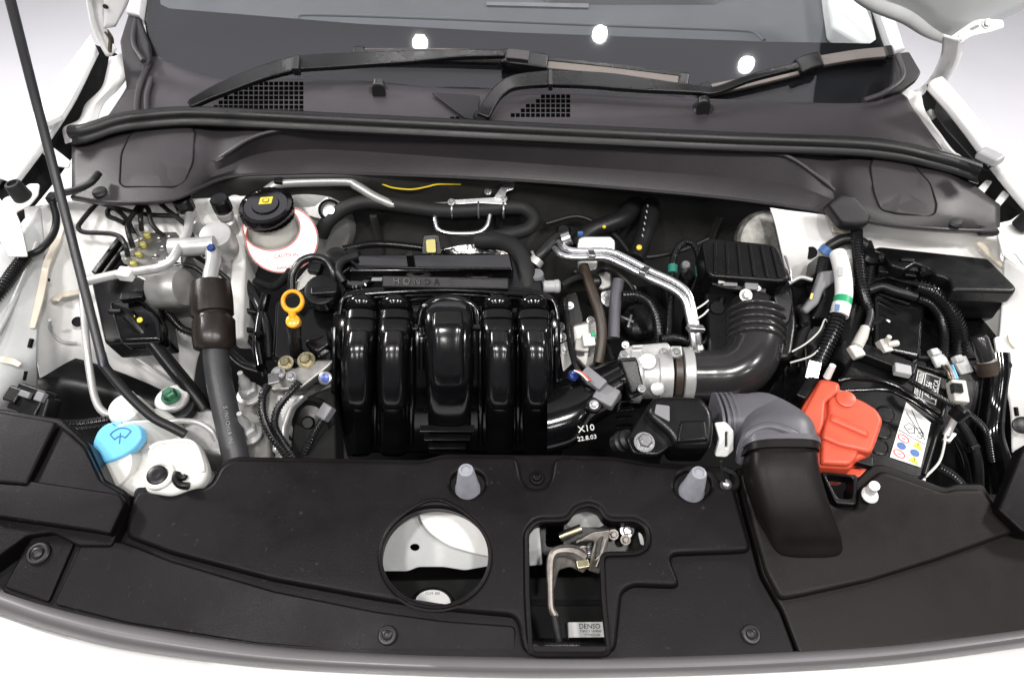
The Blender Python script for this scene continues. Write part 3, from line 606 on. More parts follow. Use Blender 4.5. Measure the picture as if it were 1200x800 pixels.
# ================================================================== WASHER SIDE (brakes, washer bottle)
t = Thing('inner_fender', 'white inner fender sheet with beige sealant beside the brake unit', 'body panel')
t.part('sheet', MB().sheet([[(28, 243, .985), (90, 236, .99), (160, 236, .99), (230, 234, .99), (300, 230, .985)], [(30, 262, .975), (85, 260, .965), (150, 260, .955), (230, 262, .95), (300, 262, .94)], [(30, 310, .965), (80, 320, .93), (150, 310, .92), (230, 320, .90), (300, 320, .88)],
    [(34, 380, .93), (75, 390, .885), (140, 400, .85), (190, 400, .83), (240, 400, .81)], [(44, 420, .89), (90, 418, .85), (140, 432, .81), (185, 448, .78), (226, 452, .76)], [(50, 470, .80), (100, 478, .76), (150, 478, .74), (185, 490, .70), (215, 495, .68)]], nu=60, nv=50), 'primer', solid=.003)
t.part('sealant', MB().strip(W([(78, 258, .974), (66, 285, .963), (55, 310, .960), (48, 345, .950), (38, 385, .934)]), [.007, .012, .010, .011, .008], .004), 'sealant', bevel=.0015)
t.part('sealant', MB().strip(W([(64, 352, .933), (74, 346, .928), (95, 342, .924)]), [.014, .012, .008], .004), 'sealant', bevel=.0015)
t.part('seam', MB().tube(W([(58, 375, .928), (60, 388, .90), (72, 400, .884), (90, 402, .872)]), .002).tube(W([(150, 412, .85), (175, 430, .83), (215, 455, .79)]), .0018), 'primer_grey')
t.part('hole', MB().turn(91, 377, .898, ax(.1, -.4), [(6, -1), (6, 1.6)], 20), 'black_matte')
t.part('hole', MB().turn(57, 328, .953, ax(.3, -.3), [(1.6, -1), (1.6, 2)], 10), 'black_matte')
t = Thing('apron_rail', 'pale grey apron rail with slots beside the washer bottle', 'body panel')
t.part('rail', MB().sheet([[(-40, 262, 1.0), (10, 285, .985), (34, 262, .983), (48, 240, .985)], [(-40, 320, .985), (6, 320, .975), (38, 310, .966), (52, 300, .962)], [(-40, 400, .95), (0, 400, .94), (30, 392, .932), (44, 385, .93)], [(-40, 470, .92), (0, 462, .91), (30, 442, .90), (44, 432, .895)], [(-40, 505, .86), (2, 500, .85), (34, 474, .84), (44, 465, .84)]], nu=30, nv=40), 'primer_grey', solid=.003)
t.part('sealant', MB().strip(W([(-5, 421, .931), (12, 423, .929), (24, 428, .926)]), [.008, .010, .006], .003), 'sealant', bevel=.001)
t.part('slot', MB().box(36, 402, .927, .004, .012, .004, -20, 40), 'black_matte')
t.part('slot', MB().box(29, 440, .903, .003, .012, .004, -15, 40), 'black_matte')
t.part('rib', MB().tube(W([(44, 285, .972), (26, 330, .962), (4, 378, .952), (-20, 420, .945)]), .0035), 'primer_grey')
t = Thing('wheel_liner', 'glossy black wheel arch liner behind the washer bottle', 'liner')
t.part('liner', MB().sheet([[(36, 418, .86), (80, 418, .852), (130, 432, .83), (180, 452, .80), (215, 470, .78)], [(34, 450, .85), (80, 450, .842), (130, 462, .82), (180, 475, .79), (215, 480, .77)], [(30, 500, .80), (80, 500, .79), (130, 505, .77), (180, 515, .75), (215, 520, .73)], [(20, 560, .70), (80, 560, .70), (130, 560, .69), (180, 560, .68), (215, 560, .66)]], nu=40, nv=30), 'black', solid=.003)
t = Thing('headlight_plug', 'black headlight connector block beside the corner cover', 'connector')
t.part('block', MB().box(38, 470, .915, .045, .035, .02, -20, 25).box(20, 464, .92, .02, .02, .018, -20, 20).box(55, 478, .91, .018, .026, .024, -10, 30), 'black', bevel=.0025)
t.part('latch', MB().box(30, 462, .93, .016, .008, .006, -20, 25).box(48, 465, .928, .012, .012, .008, -20, 25), 'grey_plastic', bevel=.0015)
conduit('wire_conduit', 'black corrugated conduit beside the blue washer cap', [(70, 497, .885), (95, 497, .888), (128, 492, .885)], 6)

t = Thing('washer_bottle', 'white washer fluid bottle with open filler neck beside the prop rod', 'bottle')
t.part('body', MB().plate([(128, 560), (126, 520), (134, 490), (150, 476), (186, 470), (208, 486), (216, 505), (232, 522), (240, 548), (232, 575), (150, 585)], flat(.895), .13, .018, .02, res=4), 'tank')
t.part('shoulder', loft([sec(160, 530, .87, 36, 40), sec(172, 512, .895, 34, 34), sec(178, 500, .915, 22, 16)], e=2.2, n=14), 'tank', sharp=0)
t.part('neck', MB().turn(155, 486, .905, ax(0, -.15), [(22, -26), (21, -5), (20, 0), (20, 14), (18, 19), (14, 21), (8, 22)], 36).turn(157, 464, .925, ax(0, -.15), [(3, 0), (3, 7), (1.6, 9)], 12), 'tank')
t.part('filler_tube', MB().turn(146, 548, .885, ax(-.25, -.45), [(27, -30), (26, -10), (25, 0), (25, 18)], 36), 'tank')
t.part('flange', MB().plate([(168, 556), (172, 524), (186, 516), (216, 512), (232, 518), (241, 540), (243, 552), (236, 566), (200, 580), (168, 575)], FC.off(.006), .02, .006, .008), 'tank')
t.part('bead', MB().tube([FC.off(.006).at(*p) for p in [(176, 525), (188, 519), (216, 516), (229, 522), (237, 542), (238, 553)]], .0025), 'tank')
t.part('ring', MB().lathe(FC.off(.007).at(187, 557), FC.n, [(.017, -.004), (.017, .003), (.015, .005), (.0125, .005), (.0115, .002)], 32), 'tank')
t.part('plug', MB().lathe(FC.off(.009).at(185, 557), FC.n, [(.0112, -.004), (.0112, .003), (.0085, .0042), (.003, .0035)], 32), 'black')
t.part('strap_clip', MB().tube([FC.off(.009).at(*p) for p in [(208, 553), (206, 561), (211, 568), (221, 569)]], .0042).tube([FC.off(.010).at(*p) for p in [(210, 557), (215, 560), (218, 556)]], .003), 'black')
ca = ax(-.25, -.42); co = P(139, 526, .905); ck = px(co)
CPL = Plane(co + ca * .010, ca)
wcap = t.part('cap', MB().plate([(107, 520), (114, 504), (123, 496), (140, 492), (153, 493), (161, 498), (165, 505), (165, 513), (158, 524), (146, 533), (130, 540), (117, 543), (111, 536)], CPL, .012, .003, .008, res=4), 'blue', label='light blue cap with wiper symbol')
cx = Vector((1, 0, .25)).normalized(); cy = ca.cross(cx); top = CPL.at(141, 511) + ca * .0004
mb = MB()
def arcp(r0, a0, a1, n=12): return [top + cx * (r0 * math.sin(a)) + cy * (r0 * math.cos(a) - .010) for a in [a0 + (a1 - a0) * k / n for k in range(n + 1)]]
mb.tube(arcp(.020, -.8, .8), .0007, seg=6).tube(arcp(.010, -.8, .8), .0007, seg=6)
for a in (-.8, .8): mb.tube([top + cx * (r_ * math.sin(a)) + cy * (r_ * math.cos(a) - .010) for r_ in (.010, .015, .020)], .0007, seg=6)
mb.tube([top + cy * -.009, top + cy * .004], .0007, seg=6, n=4)
for a in (-.45, 0, .45): mb.tube([top + cx * (.024 * math.sin(a) + .002) + cy * .014, top + cx * (.028 * math.sin(a)) + cy * .017], .0007, seg=6, n=4)
t.part('wiper_symbol', mb, 'blue_ink', wcap)

t = Thing('prop_rod', 'long black hood prop rod leaning up beside the white fender', 'rod')
t.part('rod', tb([(6, -30, 1.31), (12, 0, 1.30), (40, 110, 1.20), (70, 225, 1.11), (98, 335, 1.03), (122, 430, .972)], 5.2, straight=True, seg=16), 'hose_grey')
t.part('sleeve', tb([(121, 426, .974), (126, 434, .970), (150, 462, .958), (178, 488, .945), (200, 500, .938), (217, 509, .930)], 5.6), 'rubber')
t.part('ferrule', tb([(118, 414, .981), (122, 430, .972)], 5.6, seg=16), 'navy')
t = Thing('refrigerant_pipe', 'thin white refrigerant pipe running down beside the prop rod', 'pipe')
t.part('pipe', tb([(105, 327, .965), (97, 332, .962), (97, 345, .955), (101, 400, .93), (106, 440, .905), (112, 468, .89), (122, 483, .885), (140, 487, .88)], 4.2), 'alu_white')
t.part('clamp_block', MB().box(148, 321, .975, .02, .016, .014, -10, 10), 'white_plastic', bevel=.002)
t.part('upper_pipe', tb([(100, 330, .965), (140, 321, .972), (185, 314, .98), (200, 306, .985), (210, 290, .99), (220, 270, .99), (222, 252, .985)], 5.5), 'alu_white')
t = Thing('low_pressure_pipe', 'short silver pipe emerging behind the washer bottle', 'pipe')
t.part('pipe', tb([(196, 494, .90), (214, 493, .90), (232, 495, .898), (246, 503, .892), (254, 516, .88)], 3.4), 'alu_white')
for (u, v, z, lab) in ((217, 244, .99, 'black service port cap on white pipe beside the brake lines'), (261, 245, .99, 'black service port cap on white block beside the brake reservoir')):
    t = Thing('service_port', lab, 'cap'); t.part('cap', MB().turn(u, v - 2, z, ax(0, -.1), [(10.5, -4), (11, 0), (11, 12), (9.5, 14), (5, 14.5)], 24, flute=1), 'black')
    t.part('stem', MB().turn(u, v, z, ax(.0, -.1), [(9, -34), (9, -18), (7, -16), (7, -12), (9.5, -11), (9.5, -4)], 20), 'alu_white')
t = Thing('hydraulic_unit', 'silver brake hydraulic block with motor on a black control box', 'brake unit')
t.part('control_box', MB().plate([(106, 330), (136, 279), (152, 279), (172, 300), (186, 345), (194, 396), (122, 402)], tilt(150, 340, .915, 14), .05, .005, .005), 'black')
t.part('box_rib', MB().bar(P(112, 322, .940), P(142, 281, .955), .009, .012), 'black', bevel=.002)
t.part('box_rib', MB().bar(P(120, 326, .937), P(150, 285, .952), .006, .010), 'black', bevel=.002)
t.part('connector', MB().plate([(126, 352), (160, 344), (186, 372), (190, 400), (140, 402)], tilt(155, 375, .925, 20), .03, .006, .008), 'gloss')
t.part('latch', MB().box(156, 348, .945, .03, .012, .012, 10, 15).box(135, 365, .93, .02, .006, .008, 0, 15), 'black', bevel=.002)
t.part('mark', MB().turn(164, 375, .932, ax(0, -.4), [(3.5, 0), (3.2, 1)], 12).turn(157, 371, .932, ax(0, -.4), [(1.6, 0), (1.5, 1)], 10), 'yellow')
hb = t.part('valve_block', MB().plate([(148, 318), (150, 296), (172, 272), (206, 271), (222, 292), (208, 330), (180, 334)], flat(.955), .07, .0025, .002), 'alu')
for (u, v) in ((186, 281), (198, 279), (190, 291), (203, 290), (182, 301), (196, 304), (186, 312)): t.part('port_stake', MB().turn(u, v, .955, UP, [(4, -1), (4, .8), (3, 1.2), (2, .4)], 16), 'steel', hb)
t.part('motor', MB().lathe(P(184, 340, .935), (1, -.1, .22), [(.016, 0), (.026, .001), (.028, .004), (.028, .040), (.025, .045), (.016, .047), (.006, .048)], 40), 'booster')
t.part('label_plate', MB().box(199, 308, .9563, .03, .016, .001, 20), 'paper')
for k, (u, v) in enumerate(((173, 277), (168, 288), (163, 299), (157, 310))):
    t.part('fitting', MB().turn(u, v, .957, UP, [(3.8, -1), (3.8, 3.5), (3, 4.5), (2, 5)], 12), 'yellow_dull')
for (u, v) in ((150, 306), (156, 296), (161, 286), (166, 275)): t.part('fitting', MB().turn(u, v, .957, UP, [(5, -1), (5, 7), (4, 8), (3.6, 13)], 6), 'alu_white')
BR = 2.8
for lab, pts in (('black brake line making the wide square loop beside the prop rod', [(150, 300, .970), (147, 288, .985), (141, 278, .985), (130, 274, .982), (116, 273, .98), (98, 272, .98), (92, 267, .982), (95, 260, .984), (112, 240, .99), (118, 238, .99), (138, 247, .985), (150, 260, .98), (160, 280, .965)]),
                 ('black brake line rising to a sharp peak above the hydraulic block', [(156, 290, .97), (151, 275, .985), (150, 262, .99), (160, 245, .995), (170, 228, 1.0), (176, 228, 1.0), (195, 245, .99), (217, 263, .975), (228, 282, .955), (240, 300, .93)]),
                 ('black brake line in a narrow hairpin above the hydraulic block', [(166, 270, .97), (165, 258, .985), (165, 247, .99), (169, 241, .992), (174, 246, .99), (177, 260, .98), (184, 270, .97), (192, 276, .96)]),
                 ('black brake line running flat towards the service port', [(146, 262, .98), (136, 257, .98), (127, 253, .982), (127, 246, .984), (136, 244, .984), (158, 249, .98), (178, 252, .977), (212, 253, .972)])):
    t = Thing('brake_line', lab, 'pipe', 'brake lines of the hydraulic block'); t.part('line', tb(pts, BR, n=80, seg=10), 'rubber')
for lab, pts in (('black hydraulic line curving behind the brown sleeve', [(204, 310, .955), (225, 312, .95), (240, 322, .94), (252, 335, .93)]), ('black brake line sloping down past the white bracket', [(222, 296, .95), (245, 310, .93), (270, 330, .905), (290, 350, .885), (300, 375, .87)]),
                 ('black line low beside the brown sleeve, upper of two', [(268, 352, .90), (282, 362, .888), (300, 366, .88)]), ('black line low beside the brown sleeve, lower of two', [(266, 376, .885), (280, 384, .875), (300, 388, .87)])):
    t = Thing('brake_line', lab, 'pipe'); t.part('line', tb(pts, 3), 'rubber')
t = Thing('coolant_pipe', 'thick black hose running diagonally over the white inner fender', 'hose')
t.part('hose', tb([(150, 370, .93), (176, 398, .905), (200, 428, .885), (226, 460, .865), (240, 480, .85)], 8.5, seg=16), 'black')
t = Thing('engine_harness', 'bundle of dark cables behind the brown sleeve', 'cable')
for k, pts in enumerate(([(286, 330, .90), (300, 350, .89), (312, 380, .88), (316, 420, .86)], [(268, 410, .85), (285, 425, .85), (305, 432, .86)], [(290, 395, .86), (300, 410, .855), (312, 440, .85)])): t.part('cable', tb(pts, 6 - k), 'conduit')
t = Thing('suction_pipe', 'blown-out white aluminium pipe elbow above the brown sleeve', 'pipe')
t.part('pipe', tb([(200, 290, .985), (230, 289, .985), (252, 287, .985)], 11), 'alu_white')
t.part('flange', MB().turn(257, 284, .965, ax(.1, -.3), [(19, -14), (20, -2), (20, 12), (17, 17), (8, 19)], 32), 'alu_white')
t.part('bolt_mark', MB().turn(248, 291, .995, ax(0, -.5), [(5, 0), (5, 3), (4, 4)], 6), 'blue_anod')
t.part('down_pipe', tb([(250, 296, .985), (250, 308, .982), (247, 320, .978), (246, 334, .972)], [9, 8.5, 8.5, 8.5]), 'alu_white')
t = Thing('hose_sleeve', 'brown-black cylindrical sleeve on the refrigerant hose', 'sleeve')
t.part('sleeve', MB().tube(W([(247, 330, .972), (247, 334, .970), (248, 350, .962), (249, 369, .952), (249.5, 371, .951), (250, 375, .949), (250.5, 377, .948), (251, 396, .938), (252, 406, .933), (252, 409, .931)]), [.016, .0255, .0268, .0268, .0235, .0235, .0268, .0268, .0262, .020], seg=36, straight=True), 'sleeve', sharp=50)
t = Thing('refrigerant_hose', 'dark grey fabric-covered hose running down from the brown sleeve', 'hose')
t.part('hose', tb([(252, 404, .933), (256, 440, .915), (264, 480, .895), (272, 515, .88), (278, 545, .865)], 15, seg=20, n=40), 'hose_grey')
hp = [P(263, 428, .935), P(275, 520, .897)]
mb = MB()
for k, c in enumerate('S/NICHIRIN'):
    f = .62 + k * .037
    o = P(252 + 19 * f, 404 + 118 * f, .935 - .046 * f + .0135); mb.text(c, o, Vector((.18, -.8, -.5)), Vector((.95, .15, .1)), .0072, .0002)
t.part('lettering', mb, 'grey_plastic')
t = Thing('white_bracket', 'white painted body bracket beside the brake reservoir', 'bracket')
t.part('column', MB().plate([(266, 232), (281, 226), (286, 240), (287, 300), (284, 396), (264, 396), (270, 310)], tilt(275, 300, .93, 22), .05, .006, .008), 'primer')
t.part('top', MB().turn(275, 238, .965, ax(0, -.2), [(12, -20), (12, 0), (9, 4)], 20), 'primer')
t.part('ledge', MB().plate([(228, 238), (268, 236), (270, 262), (230, 262)], tilt(250, 250, .962, 20), .03, .004, .006), 'primer')
t = Thing('brake_reservoir', 'milky brake fluid reservoir with black cap and yellow label', 'reservoir')
ba = ax(0, -.12); bo = P(316, 252, .965); bk = px(bo)
t.part('body', MB().lathe(bo, ba, [(30 * bk, -.075), (31 * bk, -.03), (30 * bk, -.022), (27 * bk, -.016), (26 * bk, .004)], 40), 'milky')
c_ = t.part('cap', MB().lathe(bo, ba, [(30.5 * bk, .002), (31.5 * bk, .004), (31.5 * bk, .018), (30 * bk, .021), (26 * bk, .022), (25 * bk, .0205), (16 * bk, .0205), (15 * bk, .023), (4 * bk, .0235)], 60, flute=1, fa=.025), 'gloss')
cp = Plane(bo + ba * .0245, ba)
t.part('label', MB().obox(bo + ba * .024 + Vector((0, .006, 0)), Vector((.009, .001, 0)), Vector((0, .007, .001)), ba * .0006), 'yellow', c_)
o_ = bo + ba * .0247 + Vector((0, .006, .0002))
t.part('brake_symbol', MB().tube([o_ + Vector((.0045 * math.cos(a), .0045 * math.sin(a), 0)) for a in [k * math.pi / 8 for k in range(17)]], .0006, seg=6, n=40), 'ink', c_)
t = Thing('caution_tag', 'white ring-shaped caution tag with red edge below the brake reservoir', 'tag')
TG = tilt(330, 290, .945, 30)
oc = lambda a, b, cx, cy: [(cx + a * math.cos(q), cy + b * math.sin(q)) for q in [2 * math.pi * k / 48 for k in range(48)]]
t.part('paper', MB().plate([oc(43, 40, 330, 280), oc(33, 27, 318, 266)], TG, .0012, .0003, 0), 'paper')
t.part('red_edge', MB().tube([TG.off(.0008).at(*p) for p in oc(42, 39, 330, 280) + [(372, 280)]], .0008, seg=6, n=120).tube([TG.off(.0008).at(*p) for p in oc(33.5, 27.5, 318, 266) + [(351.5, 266)]], .0007, seg=6, n=120), 'red_ink')
tx = TG.ex + TG.ey * .10
t.part('lettering', MB().text('CAUTION', TG.off(.0006).at(335, 299.5), tx, TG.ey, .0082, .0002).text('DANGER', TG.off(.0006).at(334, 313.5), tx, TG.ey, .006, .0002), 'red_ink')
mb = MB()
for k, (v, w_) in enumerate(((303.5, 44), (306.5, 46), (309.5, 40))): mb.text('USE ONLY BRAKE FLUID DOT 3 OR DOT 4', TG.off(.0006).at(335, v), tx, TG.ey, .0032 if k != 2 else .0028, .0001)
t.part('small_print', mb, 'grey_light')

# ================================================================== BULKHEAD: booster, heater hoses, pipes
t = Thing('brake_booster', 'grey metal brake booster half hidden by the brake reservoir', 'booster')
t.part('dome', MB().lathe(P(362, 262, .90), (0, -1, .25), [(.075, -.05), (.075, 0), (.068, .012), (.045, .022), (.02, .026)], 44), 'booster')
t.part('bracket', MB().plate([(340, 222), (378, 222), (398, 248), (392, 262), (350, 250)], tilt(368, 240, .945, 40), .006, .002, .006), 'alu_white')
t.part('stud', MB().turn(388, 248, .95, ax(.2, -.8), [(9, -4), (9, 2), (5, 3), (5, 8)], 20), 'steel')
t.part('grommet', MB().turn(386, 246, .952, ax(.2, -.8), [(13, -3), (13, 0), (11, 2), (10, 0)], 24), 'black')
t = Thing('wiper_link_pipe', 'silver pipe crossing behind the brake reservoir under the cowl', 'pipe')
t.part('pipe', tb([(312, 224, .98), (332, 215, .985), (404, 213, .985), (418, 218, .98), (446, 234, .965), (480, 243, .955), (560, 240, .955)], 5.5), 'booster')
t.part('clip', MB().box(327, 213, .99, .012, .01, .012, 0, 20), 'black', bevel=.001)
t = Thing('heater_hose', 'long black heater hose looping across the firewall', 'hose')
t.part('hose', tb([(376, 275, .915), (384, 260, .935), (402, 245, .95), (425, 237, .957), (450, 238, .957), (485, 243, .955), (520, 247, .952), (560, 246, .952), (598, 243, .952), (616, 245, .95), (626, 256, .945), (619, 268, .938), (600, 274, .935), (580, 278, .93), (562, 284, .92)], [9, 8.5, 8.5, 8.5, 8.5, 8.5, 8.5, 8.5, 8.5, 8.5, 8.5, 8, 8, 8, 8], n=110, seg=18), 'rubber_matte')
for u in (530, 561, 590): t.part('clip', MB().tube([P(u, 246, .952) + Vector((0, .0125 * math.cos(a), .0125 * math.sin(a))) for a in [k * math.pi / 8 for k in range(17)]], .0016, seg=6, n=40), 'grey_rubber' if u == 561 else 'steel')
t = Thing('hose_bracket', 'bright steel bracket holding the heater hose on the firewall', 'bracket')
t.part('plate', MB().plate([(527, 234), (592, 230), (594, 240), (560, 238), (530, 240)], tilt(560, 236, .965, 30), .003, .001, .002), 'chrome')
t.part('arm', MB().plate([(578, 232), (590, 214), (604, 214), (602, 222), (594, 224), (590, 236)], tilt(590, 224, .975, 30), .003, .001, .002), 'chrome')
for (u, v) in ((529, 237), (590, 233), (572, 225)): bolt(t, u, v, .968, 3, 'steel', ax(0, -.5))
t = Thing('wire_loop', 'bent silver rod loop hanging under the heater hose', 'bracket')
t.part('rod', tb([(510, 248, .95), (510, 258, .945), (513, 268, .938), (524, 273, .934), (545, 274, .934), (562, 272, .935), (571, 264, .94), (574, 252, .948)], 3, n=60), 'chrome')
t = Thing('yellow_wire', 'thin yellow wire along the underside of the cowl', 'wire')
t.part('wire', tb([(405, 211, .985), (432, 211, .985), (446, 215, .98), (460, 220, .975), (482, 222, .974), (500, 219, .976), (514, 216, .98), (540, 216, .98)], .95, n=50, seg=8), 'yellow')
t = Thing('heat_shield', 'crinkled foil heat shield behind the cylinder head cover', 'shield')
t.part('foil', MB().sheet([[(505, 296, .90), (520, 292, .912), (545, 286, .915), (575, 286, .91), (600, 292, .9)], [(505, 304, .89), (520, 300, .90), (545, 298, .905), (575, 298, .9), (600, 304, .89)]], nu=24, nv=8), 'foil', solid=.001)
t = Thing('yellow_tag', 'small yellow tag on a bracket behind the cylinder head cover', 'tag')
t.part('tag', MB().plate([(499, 281), (510, 280), (511, 296), (500, 296)], tilt(505, 288, .935, 45), .0015, .0004, .003), 'yellow_dull')
t.part('backing', MB().plate([(496, 276), (514, 275), (518, 298), (494, 298)], tilt(505, 288, .931, 45), .003, .001, .004), 'black')
t = Thing('coolant_hose', 'thick black hose bending down behind the head cover', 'hose')
t.part('hose', tb([(560, 282, .925), (585, 283, .935), (603, 290, .945), (613, 303, .948), (617, 320, .945), (618, 345, .93)], 10.5, n=50, seg=20), 'rubber_matte')
t = Thing('firewall_hose', 'black hose passing through the firewall beside the pipe bracket', 'hose')
t.part('hose', tb([(672, 290, .925), (690, 272, .935), (712, 263, .94), (732, 254, .942), (744, 238, .94), (746, 226, .93)], 10.5, seg=18, n=40), 'rubber'); t.part('mark', MB().turn(708, 266, .955, ax(0, -.3), [(2.2, 0), (2, 1)], 10), 'yellow')
t = Thing('firewall_hose', 'black hose with white print and yellow paint dot rising at the firewall', 'hose')
t.part('hose', tb([(744, 305, .92), (750, 290, .925), (758, 268, .935), (762, 248, .94), (760, 228, .93)], 11, seg=18, n=40), 'rubber'); t.part('paint_dot', MB().turn(749, 290, .94, ax(0, -.8), [(3.5, -1), (3.2, 1), (2, 1.6)], 12), 'yellow')
mb = MB()
for k in range(6): mb.box(753 + k * 1.2, 276 - k * 7, .9515 + k * .001, .0016, .004, .0008, 20, 35)
t.part('print', mb, 'grey_light')

# ================================================================== GEARBOX SIDE OF THE ENGINE
t = Thing('pipe_bracket', 'cast silver bracket with three pockets behind the twin pipes', 'bracket')
BP = tilt(697, 290, .945, 42)
t.part('plate', MB().plate([(675, 296), (678, 279), (684, 277), (716, 277), (721, 282), (721, 297)], BP, .008, .002, .004), 'alu_white')
for u, w_ in ((684.5, 8), (699, 12), (713, 8)): t.part('pocket', MB().plate([(u - w_ / 2, 292), (u - w_ / 2, 281), (u + w_ / 2, 281), (u + w_ / 2, 292)], BP.off(.0003), .002, .0002, .002), 'alu')
t.part('leg', MB().plate([(676, 297), (702, 298), (700, 318), (684, 322), (676, 314)], BP.off(-.012), .012, .003, .004), 'alu')
t.part('clip', MB().box(680, 274, .965, .008, .006, .006), 'blue_ink', bevel=.001)
t = Thing('twin_pipes', 'pair of polished metal pipes bending down to the intake hose', 'pipe')
A_ = [(655, 284, .965), (664, 292, .97), (680, 294.5, .972), (714, 295, .972), (735, 303, .97), (762, 317, .966), (792, 331, .96), (806, 343, .955), (812, 362, .945), (817, 388, .93), (819, 404, .915)]
t.part('pipe', tb(A_, 4.2, n=140, seg=28), 'chrome')
t.part('pipe', tb([(u - 5, v + 7.5, z - .004) for u, v, z in A_], 4.2, n=140, seg=28), 'chrome')
for (u, v, z, a) in ((693, 298, .975, 0), (755, 318, .971, -28), (815, 385, .936, -75)): t.part('clip', MB().box(u, v, z, .010, .026, .008, a, -20), 'steel', bevel=.0015)
t.part('end_nut', MB().turn(816, 408, .912, ax(.1, -.5), [(9, -3), (9, 3), (7, 5)], 6), 'alu_white')
t = Thing('vacuum_hose', 'short black hose with silver spring clips beside the twin pipes', 'hose')
t.part('hose', tb([(627, 308, .945), (634, 298, .955), (646, 285, .962), (656, 278, .965), (664, 283, .966)], 7, seg=16, n=30), 'rubber')
t.part('clip', MB().turn(628, 307, .95, Vector((.6, .7, .5)), [(8.6, -4), (8.6, 4)], 20).turn(627, 302, .955, Vector((-.5, .3, 1)), [(1.5, 0), (1.5, 9)], 8), 'alu_white')
t.part('clip', MB().turn(664, 280, .972, Vector((.8, .1, .3)), [(8.5, -5), (8.5, 5)], 20), 'steel')
t.part('joint', MB().turn(660, 273, .965, ax(0, -.2), [(9, -8), (9, 4), (6, 7)], 18), 'black')
t = Thing('breather_fitting', 'dark grey cylindrical breather fitting behind the manifold corner', 'fitting')
t.part('body', MB().turn(628, 335, .925, UP, [(11, -10), (11, 8), (9, 10), (9, 18), (8, 20)], 24), 'grey_plastic')
t = Thing('grey_plug', 'light grey cylindrical wire plug beside the manifold corner', 'connector')
t.part('plug', MB().lathe(P(637, 336, .95), Vector((1, .05, 0)), [(.007, 0), (.0085, .002), (.0085, .015), (.0095, .016), (.0095, .021), (.007, .023)], 24), 'grey_light')
t.part('wire', tb([(658, 335, .95), (670, 328, .95), (680, 325, .945), (690, 330, .93)], 4), 'rubber')
t = Thing('breather_hose', 'brownish black hose hanging down beside the manifold', 'hose')
t.part('hose', tb([(684, 312, .945), (690, 330, .942), (697, 350, .935), (703, 370, .925), (705, 395, .91), (701, 425, .89)], 6.3, seg=16, n=50), 'hose_brown')
t = Thing('water_hose', 'blue-grey short straight hose between twin pipes and gearbox', 'hose')
t.part('hose', tb([(725, 328, .94), (722, 345, .93), (720, 370, .915), (719, 396, .90)], 7, seg=18, n=30), 'grey_rubber')
t.part('elbow', tb([(719, 394, .90), (712, 396, .898), (700, 396, .897)], 4), 'rubber')
conduit('wire_conduit', 'black corrugated conduit arching beside the blue-grey hose', [(730, 346, .935), (745, 346, .935), (760, 354, .928), (769, 370, .918), (772, 390, .905), (772, 402, .895)], 6.5)
conduit('wire_conduit', 'thin corrugated conduit looping up with two green tapes', [(783, 400, .905), (785, 370, .92), (787, 340, .935), (788, 310, .95), (793, 293, .958), (803, 284, .96), (812, 286, .96), (818, 298, .955), (821, 322, .94)], 4.2, pitch=.0036,
        parts=(('tape', tb([(788, 320, .9455), (788.3, 311, .950)], 5.6), 'green_dark'), ('tape', tb([(820, 312, .947), (821, 324, .940)], 5.6), 'green_dark')))
t = Thing('sensor_post', 'black sensor post with silver cap beside the air cleaner', 'sensor')
t.part('post', MB().turn(803, 330, .92, ax(0, -.2), [(9, -20), (9, 10), (7, 14)], 20), 'black'); t.part('cap', MB().turn(803, 312, .945, ax(0, -.3), [(6, -5), (6, 3), (4.5, 5)], 18), 'steel')
t = Thing('gearbox_case', 'dark cast gearbox top with pale patches below the hoses', 'gearbox')
t.part('case', MB().plate([(655, 340), (780, 330), (800, 460), (740, 480), (655, 470)], flat(.84), .2, .01, .01), 'black_matte')
t.part('pale_casting', MB().plate([(668, 380), (700, 372), (704, 420), (690, 436), (672, 420)], tilt(685, 410, .875, 35), .03, .005, .006), 'alu')
t.part('bracket', MB().plate([(662, 345), (676, 340), (684, 372), (680, 430), (668, 400)], tilt(670, 380, .885, 30), .01, .002, .004), 'black')
for (u, v, r) in ((656, 383, 4), (658, 395, 4), (668, 358, 3), (692, 375, 3)): bolt(t, u, v, .90, r, 'steel', ax(0, -.6))
t.part('solenoid', MB().turn(750, 375, .865, ax(0, -.4), [(24, -10), (24, 2), (20, 6), (12, 8)], 30), 'black')
t.part('cable_end', MB().box(735, 374, .89, .02, .003, .003, -30, 20).box(738, 376, .89, .003, .02, .003, -20, 20), 'steel', bevel=.0006)
t.part('casting', MB().plate([(690, 318), (716, 310), (718, 336), (706, 342), (694, 334)], tilt(705, 326, .915, 30), .03, .004, .006), 'alu')
t.part('port', MB().turn(696, 330, .925, ax(.2, -.7), [(9, -4), (9, 2), (7, 4), (4, 2)], 22), 'black')
t = Thing('green_connector', 'pale green and white connector beside the brownish hose', 'connector')
t.part('shell', MB().box(689, 400, .90, .017, .018, .02, 8, 25), 'white_plastic', bevel=.002)
t.part('lock', MB().box(695, 392, .912, .006, .006, .006, 8, 25), 'green', bevel=.001)
t.part('skirt', MB().box(682, 405, .893, .02, .018, .01, -10, 25), 'milky', bevel=.003)
t = Thing('pressure_sensor', 'dark grey pressure sensor bolted across the manifold inlet', 'sensor')
t.part('plug', MB().box(696, 445, .925, .034, .016, .016, -48, 20), 'grey_plastic', bevel=.002)
t.part('body', MB().box(711, 464, .915, .028, .026, .016, -35, 15), 'grey_plastic', bevel=.003)
t.part('ear', MB().turn(696, 475, .912, ax(0, -.4), [(9, -4), (9, 3), (8, 4)], 24), 'black')
bolt(t, 696, 474, .918, 4.2, 'steel', ax(0, -.4), washer=1.3)
mb = MB(); 
